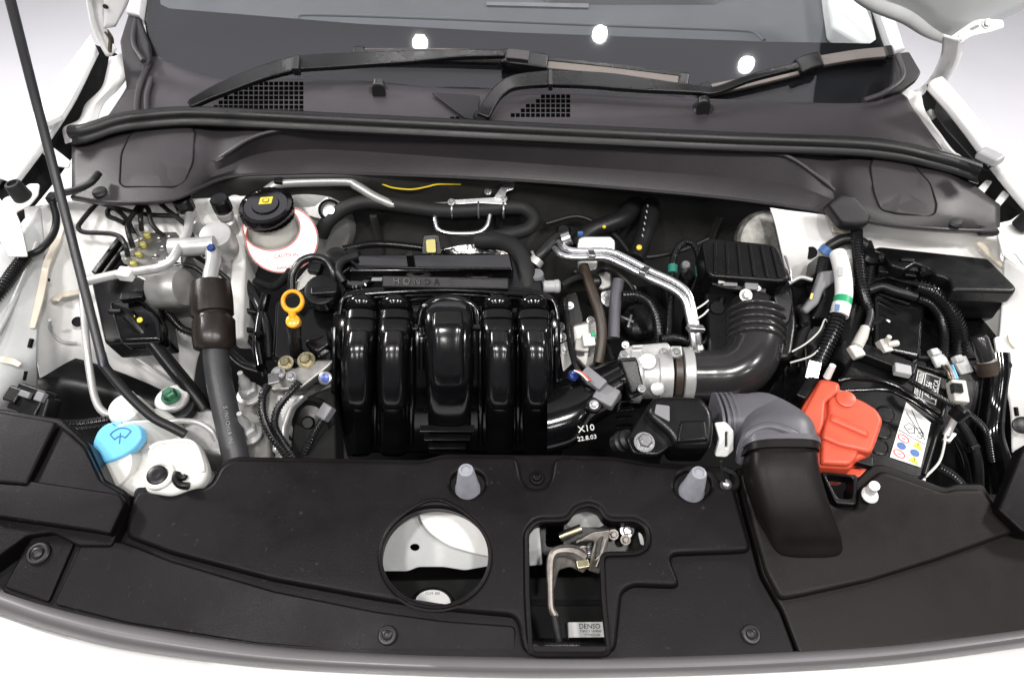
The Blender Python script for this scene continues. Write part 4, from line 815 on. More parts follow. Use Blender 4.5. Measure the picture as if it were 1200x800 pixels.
for k in range(3): mb.tube(W([(690 - k * 2, 443, .932), (682 - k * 2, 436, .93), (673 - k * 1.5, 420, .925), (667, 390, .92), (664, 350, .92)]), .0011, seg=6)
t.part('wires', mb, 'rubber')
for k, m in enumerate(('red_ink', 'wire_white')): t.part('wire', MB().tube(W([(692 - k * 3, 446, .934), (684 - k * 3, 438, .933), (676 - k * 3, 434, .93)]), .0011, seg=6), m)
conduit('wire_conduit', 'slim black conduit running down beside the manifold edge', [(662, 350, .935), (665, 380, .925), (668, 405, .915), (673, 425, .91)], 3.6, pitch=.0034)
t = Thing('blue_plug', 'small glossy blue plug beside the pressure sensor', 'plug')
t.part('plug', MB().turn(672, 440, .912, ax(.2, -.8), [(6.5, -4), (6.5, 2), (5, 4), (2, 4.6)], 20), 'blue_anod')

t = Thing('throttle_body', 'cast aluminium throttle body between manifold and intake hose', 'throttle body')
t.part('bore', MB().lathe(P(738, 440, .905), Vector((1, -.05, .05)), [(.036, 0), (.036, .012), (.030, .016), (.030, .034), (.033, .036), (.033, .052)], 40), 'alu_white')
t.part('motor_housing', MB().plate([(725, 414), (738, 404), (783, 400), (790, 410), (788, 424), (760, 428), (748, 420), (728, 422)], tilt(757, 412, .935, 20), .045, .004, .005), 'alu_white')
t.part('gear_cover', MB().plate([(726, 422), (747, 420), (756, 458), (740, 462)], tilt(740, 440, .942, 35), .02, .003, .003), 'black')
t.part('boss', MB().turn(758, 424, .936, ax(0, -.6), [(11, -8), (11, 4), (9, 6)], 28).turn(770, 455, .925, ax(0, -.8), [(8, -10), (8, 3), (6, 4)], 20), 'alu_white')
t.part('ridge', MB().box(746, 411, .939, .014, .004, .004, 5, 20).box(747, 406, .940, .014, .004, .004, 5, 20), 'alu_white', bevel=.001)
for (u, v) in ((731, 415), (778, 412), (752, 455)): bolt(t, u, v, .938, 3.2, 'steel', ax(0, -.4))
t = Thing('clamp_ring', 'silver worm-drive clamp ring on the intake hose', 'clamp')
c0 = P(798, 438, .905)
t.part('band', MB().lathe(c0, Vector((1, -.05, .05)), [(.0335, 0), (.0352, .001), (.0352, .013), (.0335, .014)], 44), 'alu_white')
t.part('dark_band', MB().lathe(c0 - Vector((.012, 0, 0)), Vector((1, -.05, .05)), [(.033, 0), (.0342, .001), (.0342, .009), (.033, .010)], 44), 'hose_brown')
t.part('screw_lug', MB().box(792, 413, .945, .014, .014, .012, 0, 15), 'alu_white', bevel=.002); bolt(t, 792, 413, .952, 4, 'steel', ax(0, -.4))
t = Thing('intake_hose', 'dark grey ribbed intake hose curving from air cleaner to throttle', 'hose')
t.part('hose', tb([(806, 440, .903), (830, 440, .904), (854, 438, .907), (874, 426, .914), (884, 405, .922), (884, 382, .928), (880, 362, .926)], [30, 30, 31, 32, 32, 30, 29], seg=36, n=60), 'hose_intake')
for k in range(5):
    a = P(884, 402 - 7.5 * k, .9230 + .0012 * k)
    t.part('bellows_ring', MB().lathe(a, (P(888, 380, .928) - P(889, 402, .922)).normalized(), [(.032, -.0040), (.0395 + k * .0006, -.0018), (.0402 + k * .0006, 0), (.0395 + k * .0006, .0018), (.032, .0040)], 44), 'hose_intake', sharp=60)
t.part('seam', MB().tube([P(850, 437, .906) + Vector((-.004 * 0, (.0338) * math.cos(a), .0338 * math.sin(a))) for a in [k * math.pi / 12 for k in range(25)]], .0012, seg=6, n=50), 'hose_intake')
t = Thing('air_cleaner', 'black air cleaner box with ribbed lid on the firewall side', 'air cleaner')
AP = tilt(870, 300, .985, 10)
t.part('lid', MB().plate([(822, 284), (834, 278), (908, 286), (914, 294), (926, 326), (918, 330), (836, 324), (828, 318)], AP, .045, .004, .005), 'black')
for u in (836, 851, 866, 882, 897, 911): t.part('rib', MB().bar(AP.off(.001).at(u - 2 - (u - 870) * .12, 284 + (u - 836) * .06), AP.off(.001).at(u + 2, 321 + (u - 836) * .05), .004, .003, up=AP.n), 'black', bevel=.001)
t.part('lower_box', MB().plate([(824, 300), (924, 310), (932, 340), (936, 380), (930, 420), (834, 420), (826, 350)], tilt(875, 350, .94, 8), .16, .008, .01), 'black')
t.part('sensor_tray', MB().plate([(833, 326), (868, 330), (900, 334), (898, 345), (850, 339), (834, 334)], tilt(865, 335, .962, 40), .012, .002, .002), 'black')
for (u, v, w_) in ((855, 332, .02), (880, 336, .018)): t.part('connector', MB().box(u, v, .965, w_, .010, .008, -4, 30), 'grey_plastic', bevel=.0015)
for (u, v, r) in ((874, 346, 5), (894, 331, 4.5), (888, 337, 2.6)): bolt(t, u, v, .962, r, 'alu_white', ax(0, -.7))
t.part('pink_tag', MB().box(845, 330, .969, .008, .005, .003, 10, 30), 'milky')
t.part('side_clip', MB().tube(W([(831, 310, .97), (829, 322, .962), (834, 328, .96)]), .0022), 'steel')
t.part('side_clip', MB().tube(W([(920, 300, .985), (926, 318, .98), (928, 330, .972)]), .0016), 'steel')
t.part('side_arm', MB().plate([(906, 345), (924, 340), (930, 356), (926, 378), (918, 382), (910, 360)], tilt(918, 360, .955, 30), .012, .003, .004), 'black')
t.part('pillar', MB().turn(838, 365, .93, ax(0, -.3), [(10, -30), (10, 6), (8, 10)], 20), 'black')
for k in range(2): t.part('tie_end', MB().tube(W([(816, 362 + k * 12, .945), (824, 357 + k * 12, .947), (830, 352 + k * 11, .947)]), .0012, seg=6), 'wire_white')
t = Thing('strut_plate', 'mottled grey metal dome on the firewall behind the air cleaner', 'dome')
t.part('dome', MB().lathe(P(898, 282, .94), Vector((.05, -.75, .65)), [(.045, -.012), (.045, 0), (.041, .005), (.025, .009), (.006, .010)], 44), 'tin')

# ================================================================== BATTERY SIDE
t = Thing('inner_fender', 'white inner fender sheet beside the air cleaner and fuse box', 'body panel')
t.part('sheet', MB().sheet([[(902, 244, 1.0), (990, 254, 1.005), (1060, 262, 1.005), (1130, 270, 1.005), (1180, 280, 1.005)], [(908, 264, .985), (990, 270, .975), (1060, 280, .968), (1130, 290, .965), (1172, 302, .97)], [(916, 300, .955), (980, 300, .945), (1060, 305, .955), (1130, 318, .955), (1180, 336, .965)], [(925, 340, .90), (980, 340, .89), (1060, 340, .90), (1130, 350, .91), (1185, 370, .94)], [(942, 420, .80), (990, 420, .78), (1060, 420, .80), (1130, 430, .82), (1188, 440, .88)], [(945, 520, .65), (990, 520, .65), (1060, 520, .65), (1130, 520, .66), (1190, 540, .75)]], nu=60, nv=50), 'primer', solid=.003)
t.part('slot', MB().turn(950, 296, .955, Vector((-.7, -.6, .4)), [(7, -2), (7, 2)], 24), 'black_matte')
t.part('sealant', MB().strip(W([(975, 268, .985), (995, 272, .982)]), [.012, .010], .004), 'sealant', bevel=.001)
t.part('sealant', MB().strip(W([(1146, 284, .985), (1160, 298, .98), (1176, 312, .975)]), [.008, .011, .008], .004), 'sealant', bevel=.001)
t = Thing('apron_rail', 'white apron rail with slots beside the black drain hose', 'body panel')
t.part('rail', MB().sheet([[(1176, 300, .985), (1190, 310, .99), (1215, 322, .995), (1260, 330, 1.0)], [(1172, 385, .94), (1184, 382, .945), (1210, 390, .95), (1260, 400, .96)], [(1166, 430, .92), (1180, 428, .925), (1210, 436, .93), (1260, 446, .94)], [(1182, 470, .90), (1194, 472, .905), (1215, 480, .91), (1260, 488, .92)], [(1186, 530, .86), (1198, 528, .865), (1215, 530, .87), (1260, 530, .88)]], nu=24, nv=40), 'primer', solid=.003)
t.part('slot', MB().turn(1181, 428, .928, ax(-.3, -.5), [(4, -1), (4, 2)], 16), 'black_matte')
t.part('slot', MB().box(1191, 482, .903, .003, .011, .004, 10, 40), 'black_matte')
t.part('sealant', MB().strip(W([(1182, 392, .945), (1186, 402, .94), (1190, 408, .938)]), [.005, .008, .004], .003), 'sealant', bevel=.001)
t.part('bracket', MB().plate([(1166, 395), (1180, 392), (1178, 422), (1170, 424)], tilt(1172, 408, .93, 30), .004, .001, .003), 'primer')
t.part('grommet', MB().turn(1198, 498, .902, ax(-.4, -.6), [(10, -2), (10, 2), (6, 3)], 24), 'black')
t = Thing('fuse_box', 'flat black fuse box lid under the white fender shelf', 'fuse box')
t.part('lid', MB().plate([(1022, 292), (1030, 288), (1158, 302), (1192, 336), (1190, 342), (1116, 340), (1112, 326), (1098, 322), (1090, 314), (1074, 308), (1062, 316), (1044, 310), (1036, 298)], flat(.985), .022, .004, .005), 'black')
t.part('skirt', MB().plate([(1112, 326), (1160, 306), (1190, 336), (1188, 344), (1116, 343)], flat(.966), .05, .004, .005), 'black')
t.part('lower_tray', MB().plate([(1020, 320), (1110, 330), (1188, 344), (1185, 420), (1020, 420)], flat(.905), .1, .006, .008), 'black')
for (u, v) in ((1082, 320), (1032, 304)): t.part('stud_cap', MB().turn(u, v, .972, ax(0, -.3), [(10, -6), (10, 4), (7, 9), (3, 10)], 22), 'gloss')
t.part('latch', MB().box(1062, 314, .972, .026, .020, .018, -8, 15).box(1062, 306, .984, .018, .006, .010, -8, 15), 'black', bevel=.002)
t.part('hinge', MB().box(1050, 320, .967, .05, .012, .012, -12, 15).box(1105, 330, .968, .016, .02, .012, 10, 15), 'black', bevel=.002)
t = Thing('relay_box', 'glossy black relay box with tall face between fuse box and battery', 'relay box')
t.part('box', MB().plate([(1024, 326), (1040, 322), (1086, 335), (1086, 350), (1080, 420), (1024, 408)], tilt(1055, 365, .945, 14), .12, .006, .006), 'gloss')
t.part('top_edge', MB().bar(P(1030, 345, .957), P(1066, 357, .957), .004, .004), 'gloss', bevel=.0015)
t.part('bulge', MB().turn(1033, 386, .93, ax(0, -.6), [(17, -5), (17, 3), (14, 6), (6, 8)], 32), 'gloss')
conduit('wire_conduit', 'fat black corrugated conduit arching from relay box down to the battery', [(1076, 336, .965), (1092, 342, .965), (1108, 356, .955), (1119, 375, .94), (1124, 395, .92), (1124, 420, .90)], 9.5, pitch=.0045)
conduit('wire_conduit', 'thinner corrugated conduit arching inside the fat conduit', [(1076, 350, .955), (1090, 356, .952), (1101, 370, .942), (1106, 388, .93), (1106, 416, .905)], 5.5, pitch=.0038)
t = Thing('wheel_liner', 'added black sheet darkening the gap between the battery and the white apron rail', 'liner')
t.part('liner', MB().sheet([[(1085, 425, .895), (1130, 430, .90), (1165, 436, .905), (1184, 446, .91)], [(1090, 470, .87), (1130, 475, .872), (1165, 480, .876), (1188, 486, .89)], [(1085, 560, .80), (1130, 560, .80), (1165, 560, .81), (1196, 560, .83)], [(1080, 620, .72), (1130, 620, .72), (1165, 620, .72), (1210, 620, .74)]], nu=30, nv=24), 'black', solid=.003)  # no real liner: dark sheet added to black out the gap by the battery
t = Thing('drain_hose', 'glossy black drain hose hanging beside the white apron rail', 'hose')
t.part('hose', tb([(1166, 415, .925), (1168, 440, .91), (1164, 475, .885), (1160, 510, .865), (1166, 545, .84), (1172, 575, .82)], [15, 14, 14, 15, 18, 19], seg=22, n=40), 'gloss')
t = Thing('level_valve', 'clear plastic capped tube with brown base beside the apron rail', 'valve')
t.part('cap', MB().turn(1156, 422, .925, Vector((-.35, .65, .65)), [(9, 0), (9.5, 1), (9.5, 26), (8, 30), (3, 31)], 28), 'hose_intake')
t.part('base', MB().turn(1158, 428, .918, Vector((-.35, .65, .65)), [(14, -10), (14, 4), (11, 6)], 26), 'hose_brown')
t.part('collar', MB().turn(1158, 424, .922, Vector((-.35, .65, .65)), [(11, 0), (11, 4)], 26), 'alu_white')

t = Thing('wiring_guide', 'black hooded cable guide hanging from the cowl corner', 'guide')
t.part('hood', MB().plate([(970, 238), (985, 226), (1002, 228), (1022, 250), (1020, 262), (1006, 264), (988, 262)], tilt(1000, 246, 1.030, 28), .022, .006, .006), 'cowl_dark')
conduit('wire_conduit', 'black corrugated harness dropping from the cable guide', [(1004, 262, .995), (1004, 280, .99), (1006, 300, .98), (1009, 330, .965), (1014, 352, .952), (1018, 362, .945)], 7, pitch=.0042)
conduit('wire_conduit', 'second corrugated harness behind the white tag', [(1016, 285, .975), (1020, 300, .97), (1018, 330, .955), (1010, 356, .94)], 6, pitch=.0042)
t = Thing('harness_arc', 'black smooth harness arc with blue tape end', 'cable')
t.part('cable', tb([(966, 296, .955), (974, 288, .965), (988, 281, .975), (1002, 281, .98), (1014, 288, .975)], 7), 'rubber'); t.part('tape', tb([(965, 297, .954), (971, 290, .962)], 7.8), 'blue_ink')
t.part('boss', MB().turn(1020, 300, .975, ax(0, -.2), [(12, -8), (12, 2), (8, 6)], 22).turn(1030, 305, .97, ax(0, -.2), [(8, -8), (8, 3), (5, 5)], 18), 'black')
t = Thing('tagged_harness', 'thick harness wrapped in a white tag with green and blue bands', 'cable')
t.part('conduit', tb([(982, 366, .957), (978, 382, .95), (970, 402, .938), (958, 428, .92)], 10, corr=.0048), 'conduit')
t.part('tag', tb([(982, 298, .98), (987, 318, .978), (989, 340, .97), (988, 352, .965)], 9.8, seg=20), 'paper')
t.part('green_band', tb([(988, 350, .966), (986.5, 358, .963)], 10.4, seg=20), 'green')
t.part('white_band', tb([(986.5, 357, .9635), (983, 370, .957)], 10.6, seg=20), 'paper')
t.part('print', MB().box(981, 360, .972, .006, .008, .001, -10, 35), 'blue_ink')
t.part('tag_print', MB().box(986, 298, .99, .008, .002, .001, -10, 35).box(985, 318, .988, .006, .012, .0008, -6, 35), 'grey_light')
t = Thing('relay_clip', 'grey plastic relay holder beside the white tag', 'relay')
t.part('grey_face', MB().plate([(962, 318), (978, 316), (979, 330), (966, 340), (960, 356), (946, 368), (940, 362), (952, 346)], tilt(960, 340, .958, 35), .012, .003, .003), 'grey_plastic')
t.part('body', MB().plate([(960, 298), (980, 302), (984, 340), (976, 376), (950, 374), (964, 345), (956, 320)], tilt(968, 340, .952, 30), .04, .004, .004), 'black')
t.part('yellow_mark', MB().box(951, 347, .958, .003, .008, .002, -20, 40), 'yellow')
t.part('bracket', MB().tube(W([(924, 332, .95), (938, 325, .955), (952, 328, .955)]), .003), 'alu_white')
t = Thing('white_wire', 'thin white wire pair looping below the relay holder', 'wire')
t.part('wire', MB().tube(W([(928, 412, .93), (945, 402, .938), (960, 388, .945), (967, 374, .95), (972, 384, .948), (968, 398, .942), (952, 416, .93), (926, 425, .92)]), .0011, seg=8, n=50), 'wire_white')
t = Thing('dark_backing', 'black sheet added to darken the space between air cleaner and battery', 'tray')
t.part('wall', MB().sheet([[(914, 326, .935), (950, 328, .93), (985, 332, .925), (1026, 340, .92)], [(916, 360, .91), (950, 362, .905), (985, 366, .90), (1026, 372, .90)], [(918, 440, .85), (950, 442, .845), (985, 446, .84), (1026, 450, .84)], [(920, 520, .76), (950, 520, .76), (985, 520, .76), (1026, 520, .76)]], nu=24, nv=20), 'black', solid=.003)  # no real tray: black sheet added behind the parts to keep this space dark
for k in range(3): t.part('rib', MB().bar(P(924 + k * 9, 380, .915), P(926 + k * 9, 430, .88), .003, .006), 'black', bevel=.001)
t = Thing('battery_lead', 'bare silver cable lug and lead beside the relay box', 'terminal')
t.part('lead', tb([(1016, 352, .95), (1020, 368, .945), (1016, 384, .945)], 4), 'hose_grey')
t.part('lug', MB().tube(W([(1014, 384, .948), (1010, 394, .945), (1004, 406, .94)]), [.006, .0075, .0075]), 'milky')
t.part('post', MB().box(1003, 412, .938, .016, .018, .010, 20, 15), 'milky', bevel=.002)
t = Thing('terminal_nut', 'cream plastic terminal nut at the foot of the relay box', 'terminal')
t.part('body', MB().box(1036, 406, .935, .012, .018, .012, 15, 20).turn(1046, 403, .94, Vector((1, .1, .2)), [(4, -6), (4, 5), (3, 7)], 12).turn(1040, 398, .945, UP, [(3, -4), (3, 6)], 12), 'milky', bevel=.001)

BT = Plane(P(1050, 480, .915), (.0, -.04, 1))
t = Thing('battery', 'black car battery with white warning label beside the red cover', 'battery')
t.part('case', MB().plate([(1006, 404), (1060, 420), (1112, 440), (1117, 448), (1086, 558), (1076, 562), (962, 545), (948, 520)], BT, .18, .004, .006), 'black')
t.part('rim', MB().tube([BT.off(.001).at(*p) for p in [(1008, 407), (1060, 423), (1108, 440), (1113, 450), (1098, 505), (1083, 556)]], .0025, n=60), 'black')
t.part('hold_down_bar', MB().bar(BT.off(.008).at(1008, 411), BT.off(.008).at(1072, 436), .022, .014), 'black', bevel=.003)
t.part('grey_clip', MB().box(1057, 434, .934, .020, .016, .010, -18), 'grey_light', bevel=.002)
WL = BT.off(.0012); wq = [(1062, 471), (1091, 495), (1079, 547), (1043, 535)]
wl = t.part('warning_label', MB().plate(wq, WL, .001, .0002, 0), 'paper')
def lab(a, b): # place on the label: a across, b along
    p = [Vector((x, y)) for x, y in wq]; q = p[3].lerp(p[2], a).lerp(p[0].lerp(p[1], a), b); return WL.off(.0006).at(q.x, q.y)
ex = (lab(1, .5) - lab(0, .5)).normalized(); ey = (lab(.5, 1) - lab(.5, 0)).normalized()
mb = MB().tube([lab(.03, .5), lab(.97, .5)], .0004, seg=6, n=4)
random.seed(3)
for (a0, b0, a1, b1) in ((.1, .85, .8, .62), (.25, .95, .95, .58), (.15, .6, .3, .72), (.3, .72, .5, .70), (.5, .70, .55, .60), (.55, .60, .4, .54), (.4, .54, .15, .6), (.55, .7, .7, .75), (.7, .75, .85, .68), (.85, .68, .8, .56), (.8, .56, .62, .58), (.3, .6, .45, .66), (.65, .62, .78, .70)):
    mb.tube([lab(a0, b0), lab(a1, b1)], .0004, seg=6, n=4)
t.part('drawing', mb, 'ink', wl)
def ringm(mb, a, b, r, th): return mb.tube([lab(a, b) + ex * (r * 1.3 * math.cos(q)) + ey * (r * math.sin(q)) for q in [k * math.pi / 8 for k in range(17)]], th, seg=6, n=30)
mb = MB(); ringm(mb, .25, .40, .0048, .0006); ringm(mb, .25, .11, .0048, .0006); mb.tube([lab(.18, .40), lab(.32, .40)], .0005, seg=6, n=4).tube([lab(.18, .10), lab(.32, .12)], .0005, seg=6, n=4)
t.part('red_symbol', mb, 'red_ink', wl)
mb = MB()
for a, b in ((.25, .26), (.72, .24)): mb.lathe(lab(a, b), WL.n, [(.0052, 0), (.005, .0003)], 20)
t.part('blue_symbol', mb, 'blue_ink', wl)
mb = MB(); mi = MB()
for a, b in ((.75, .40), (.75, .09)):
    o = lab(a, b); mb.add([o + ex * -.0062 + ey * -.004, o + ex * .0062 + ey * -.004, o + ey * .0065, o + ex * -.0062 + ey * -.004 + WL.n * .0004, o + ex * .0062 + ey * -.004 + WL.n * .0004, o + ey * .0065 + WL.n * .0004], [[0, 2, 1], [3, 4, 5], [0, 1, 4, 3], [1, 2, 5, 4], [2, 0, 3, 5]])
    mi.text('!', o + WL.n * .0007, ex, ey, .007, .0001)
t.part('warning_triangle', mb, 'yellow', wl); t.part('warning_mark', mi, 'ink', wl)
TL = BT.off(.0014); tq = [(1075, 432), (1104, 442), (1097, 477), (1071, 465)]
tl = t.part('spec_label', MB().plate(tq, TL, .001, .0002, 0), 'ink')
mb = MB()
for q in ([(1085, 437), (1102, 443), (1096, 474), (1080, 467)], [(1076, 434), (1083, 437), (1079, 452), (1073, 449)], [(1073, 452), (1079, 455), (1077, 466), (1071, 463)]):
    w_ = [TL.off(.0006).at(*p) for p in q]; w_.append(w_[0]); mb.tube(w_, .0005, seg=6, straight=True)
tey = (TL.at(1087, 440) - TL.at(1082, 466)).normalized(); tex = (TL.at(1100, 460) - TL.at(1084, 453)).normalized()
mb.text('60V/N', TL.off(.0006).at(1079, 443), tey, -tex, .007, .0001).text('200AM', TL.off(.0006).at(1075, 458), tey, -tex, .006, .0001)
mb.text('330ACCA', TL.off(.0006).at(1096, 457), tey, -tex, .0085, .0001).text('AH 56', TL.off(.0006).at(1088, 456), tey, -tex, .010, .0001)
t.part('spec_print', mb, 'paper', tl)
for (u, v) in ((1038, 485), (1034, 504), (1030, 523)): t.part('vent_cap', MB().lathe(BT.at(u, v), BT.n, [(.012, -.002), (.012, .001), (.010, .0018), (.009, .0008)], 28), 'black')
t.part('code_mark', MB().text('IIOZI', BT.off(.0008).at(1006, 438), Vector((.3, -1, 0)), Vector((1, .3, 0)), .008, .0001), 'text_grey')
t = Thing('terminal_cover', 'bright red plastic battery terminal cover', 'cover')
RT = Plane(P(985, 495, .945), (-.10, -.12, 1))
t.part('base', MB().plate([(934, 490), (945, 468), (962, 442), (985, 447), (986, 460), (1010, 467), (1028, 478), (1036, 491), (1028, 516), (1021, 532), (1002, 540), (998, 548), (958, 546)], RT.off(-.006), .05, .005, .006, draft=.03), 'red')
t.part('lid', MB().plate([(972, 484), (972, 466), (985, 460), (1008, 467), (1027, 478), (1035, 491), (1022, 530), (985, 522), (962, 512), (966, 500)], RT.off(.004), .02, .004, .005), 'red')
t.part('shoulder', MB().plate([(938, 490), (962, 445), (983, 449), (984, 460), (968, 470), (966, 498), (960, 510)], RT.off(.001), .02, .004, .005), 'red')
t.part('ridge', MB().plate([(975, 482), (1020, 504), (1018, 512), (972, 492)], RT.off(.0075), .012, .004, .003), 'red')
t.part('valley', MB().plate([(964, 506), (985, 500), (1012, 516), (1004, 536), (996, 544), (962, 542)], RT.off(.000), .012, .004, .004), 'red')
t.part('button', MB().lathe(RT.off(.004).at(991, 468), RT.n, [(.011, -.002), (.011, .0025), (.009, .0036)], 28), 'red')
t.part('lower_edge', MB().plate([(962, 548), (1022, 548), (1018, 558), (985, 560)], RT.off(-.028), .008, .002, .003), 'red')
t.part('fuse_clip', MB().box(1010, 540, .925, .022, .014, .01, -20, 0), 'black', bevel=.002)
t.part('bright_post', MB().tube([RT.off(.0).at(969, 442), RT.off(.018).at(976, 428)], [.0045, .0038]), 'white_plastic')
t.part('metal_tab', MB().box(953, 434, .945, .016, .024, .004, -20, 30), 'steel', bevel=.001)
t.part('rear_body', MB().plate([(932, 462), (948, 440), (962, 442), (945, 468)], RT.off(-.004), .03, .003, .003), 'black')
t = Thing('battery_cable', 'glossy black cable arching over the battery top', 'cable')
t.part('cable', tb([(982, 446, .935), (1000, 443, .94), (1030, 446, .945), (1055, 455, .945), (1078, 470, .942), (1100, 484, .935)], 3.6, n=50), 'gloss')
t.part('cable', tb([(984, 458, .93), (1010, 457, .935), (1040, 457, .94), (1065, 468, .94), (1090, 485, .935), (1104, 496, .928)], 2.6, n=50), 'gloss')
conduit('wire_conduit', 'slim corrugated conduit crossing the battery edge towards the apron', [(1066, 446, .935), (1082, 455, .938), (1108, 470, .935), (1135, 485, .925), (1155, 505, .905), (1162, 540, .875)], 3.8, pitch=.0034)
t = Thing('hold_down_bolt', 'black capped hold-down bolt at the battery edge', 'bolt')
t.part('cap', MB().turn(1121, 487, .93, ax(.5, .25), [(9, -3), (9.5, 0), (9.5, 10), (7, 13)], 22), 'black')
t.part('shank', MB().tube(W([(1109, 510, .912), (1114, 500, .92), (1119, 490, .93)]), [.0048, .0042, .0042]), 'alu_white')
t.part('plate', MB().plate([(1104, 514), (1112, 504), (1122, 508), (1114, 518)], flat(.912), .004, .001, .002), 'steel')
t = Thing('vent_tube', 'thin white vent tube curving beside the battery corner', 'tube')
t.part('tube', tb([(1108, 508, .915), (1106, 524, .908), (1100, 542, .902), (1084, 559, .90)], 1.5, n=30, seg=8), 'wire_white')
t = Thing('sensor_connector', 'cream connector with orange and blue wires at the battery corner', 'connector')
t.part('shell', MB().box(1122, 460, .925, .018, .030, .016, -8, 15), 'milky', bevel=.002)
t.part('socket', MB().box(1121, 455, .934, .012, .012, .008, -8, 15), 'black', bevel=.001)
for k, m in enumerate(('brass_dull', 'brass_dull', 'grey_light', 'blue')): t.part('wire', MB().tube(W([(1113 + k * 3, 444, .93), (1110 + k * 3, 436, .932), (1104 + k * 4, 428, .93)]), .0016, seg=6), m)
for lab_, b in (('white plastic clip below the fat conduit', (1100, 420)), ('white folded bracket beside the fat conduit foot', (1128, 428))):
    t = Thing('white_clip', lab_, 'clip'); t.part('clip', MB().box(b[0], b[1], .905, .02, .024, .006, 15, 20).box(b[0] - 6, b[1] - 7, .91, .012, .010, .010, 15, 20), 'primer_grey', bevel=.002)

# ---- loose lines that fill the gaps of the bay
def line(name, label, cat, pts, r_, m='conduit', corr=0, clips=()):
    t = Thing(name, label, cat); t.part('line', tb(pts, r_, corr=corr, n=None if corr else 50), m)
    for (u, v, z, a) in clips: t.part('tie', MB().box(u, v, z, .012, .005, .012, a, 20), 'black', bevel=.001)
line('cable', 'black cable dropping between battery and black sheet, upper of three', 'cable', [(1112, 500, .905), (1124, 522, .89), (1132, 545, .87), (1136, 575, .85)], 4, 'gloss')
line('cable', 'black cable dropping between battery and black sheet, middle of three', 'cable', [(1120, 490, .91), (1136, 512, .895), (1146, 540, .875), (1148, 580, .84)], 5, 'rubber', clips=((1140, 525, .892, 20),))
line('cable', 'corrugated cable dropping between battery and black sheet, lowest of three', 'conduit', [(1098, 545, .89), (1116, 556, .88), (1130, 570, .865), (1150, 590, .85)], 5, corr=.004)
line('wire_conduit', 'corrugated conduit along the foot of the firewall behind the head cover', 'conduit', [(402, 292, .90), (440, 286, .90), (490, 290, .895), (545, 300, .89)], 5, corr=.0042)
line('hose', 'thin black vacuum hose across the firewall above the pipe bracket', 'hose', [(640, 262, .925), (680, 254, .93), (720, 275, .925), (745, 300, .915), (790, 296, .92), (830, 280, .93)], 3, 'rubber')
line('hose', 'black hose curving below the twin pipes towards the gearbox', 'hose', [(672, 318, .93), (690, 322, .925), (712, 315, .925), (735, 330, .92), (748, 352, .905)], 3.4, 'rubber')
line('wire_conduit', 'corrugated conduit hanging in the gap left of the throttle body', 'conduit', [(708, 395, .89), (714, 412, .885), (722, 432, .88)], 5, corr=.004)
line('cable', 'black cable below the air cleaner beside the twin pipe end', 'cable', [(824, 404, .915), (832, 392, .92), (842, 372, .93), (846, 350, .94)], 4, 'gloss')
line('wire_conduit', 'corrugated conduit beside the throttle clamp under the twin pipe end', 'conduit', [(774, 398, .92), (792, 396, .918), (812, 402, .912)], 5.5, corr=.0042)
line('cable', 'black cable between oil cap bracket and brake reservoir', 'cable', [(300, 330, .89), (318, 336, .90), (330, 330, .91), (340, 318, .93)], 5, 'rubber')
line('hose', 'black hose hanging beside the dipstick towards the mount', 'hose', [(312, 345, .90), (306, 370, .885), (302, 400, .875), (306, 430, .87)], 6, 'gloss', clips=((304, 392, .885, 0),))
line('wire_conduit', 'corrugated conduit below the hydraulic motor', 'conduit', [(196, 366, .90), (212, 384, .885), (228, 392, .875), (240, 410, .86)], 5, corr=.004)
line('hose', 'black breather hose between head cover and oil cap', 'hose', [(402, 330, .955), (396, 318, .965), (402, 306, .968), (418, 300, .965)], 5, 'rubber')
line('cable', 'taped black harness under the relay holder', 'cable', [(936, 360, .925), (944, 376, .92), (938, 396, .91), (930, 420, .90)], 7, 'rubber', clips=((941, 382, .925, 30),))
line('cable', 'black harness branch crossing the relay box face', 'cable', [(1018, 340, .955), (1034, 336, .96), (1052, 342, .96), (1074, 348, .958)], 5, 'rubber')
t = Thing('gearbox_bracket', 'stack of small steel brackets and bolts below the pipe bracket', 'bracket')
t.part('plate', MB().plate([(704, 342), (722, 338), (726, 352), (712, 360), (704, 354)], tilt(714, 348, .91, 30), .003, .001, .003), 'steel')
t.part('arm', MB().plate([(654, 404), (666, 398), (672, 424), (660, 436)], tilt(663, 415, .90, 25), .003, .001, .003), 'alu')
for (u, v, z, q) in ((711, 347, .912, 3.4), (719, 344, .912, 2.6), (662, 410, .903, 3.2), (741, 338, .91, 3), (733, 404, .90, 3)): bolt(t, u, v, z, q, 'steel', ax(0, -.5))

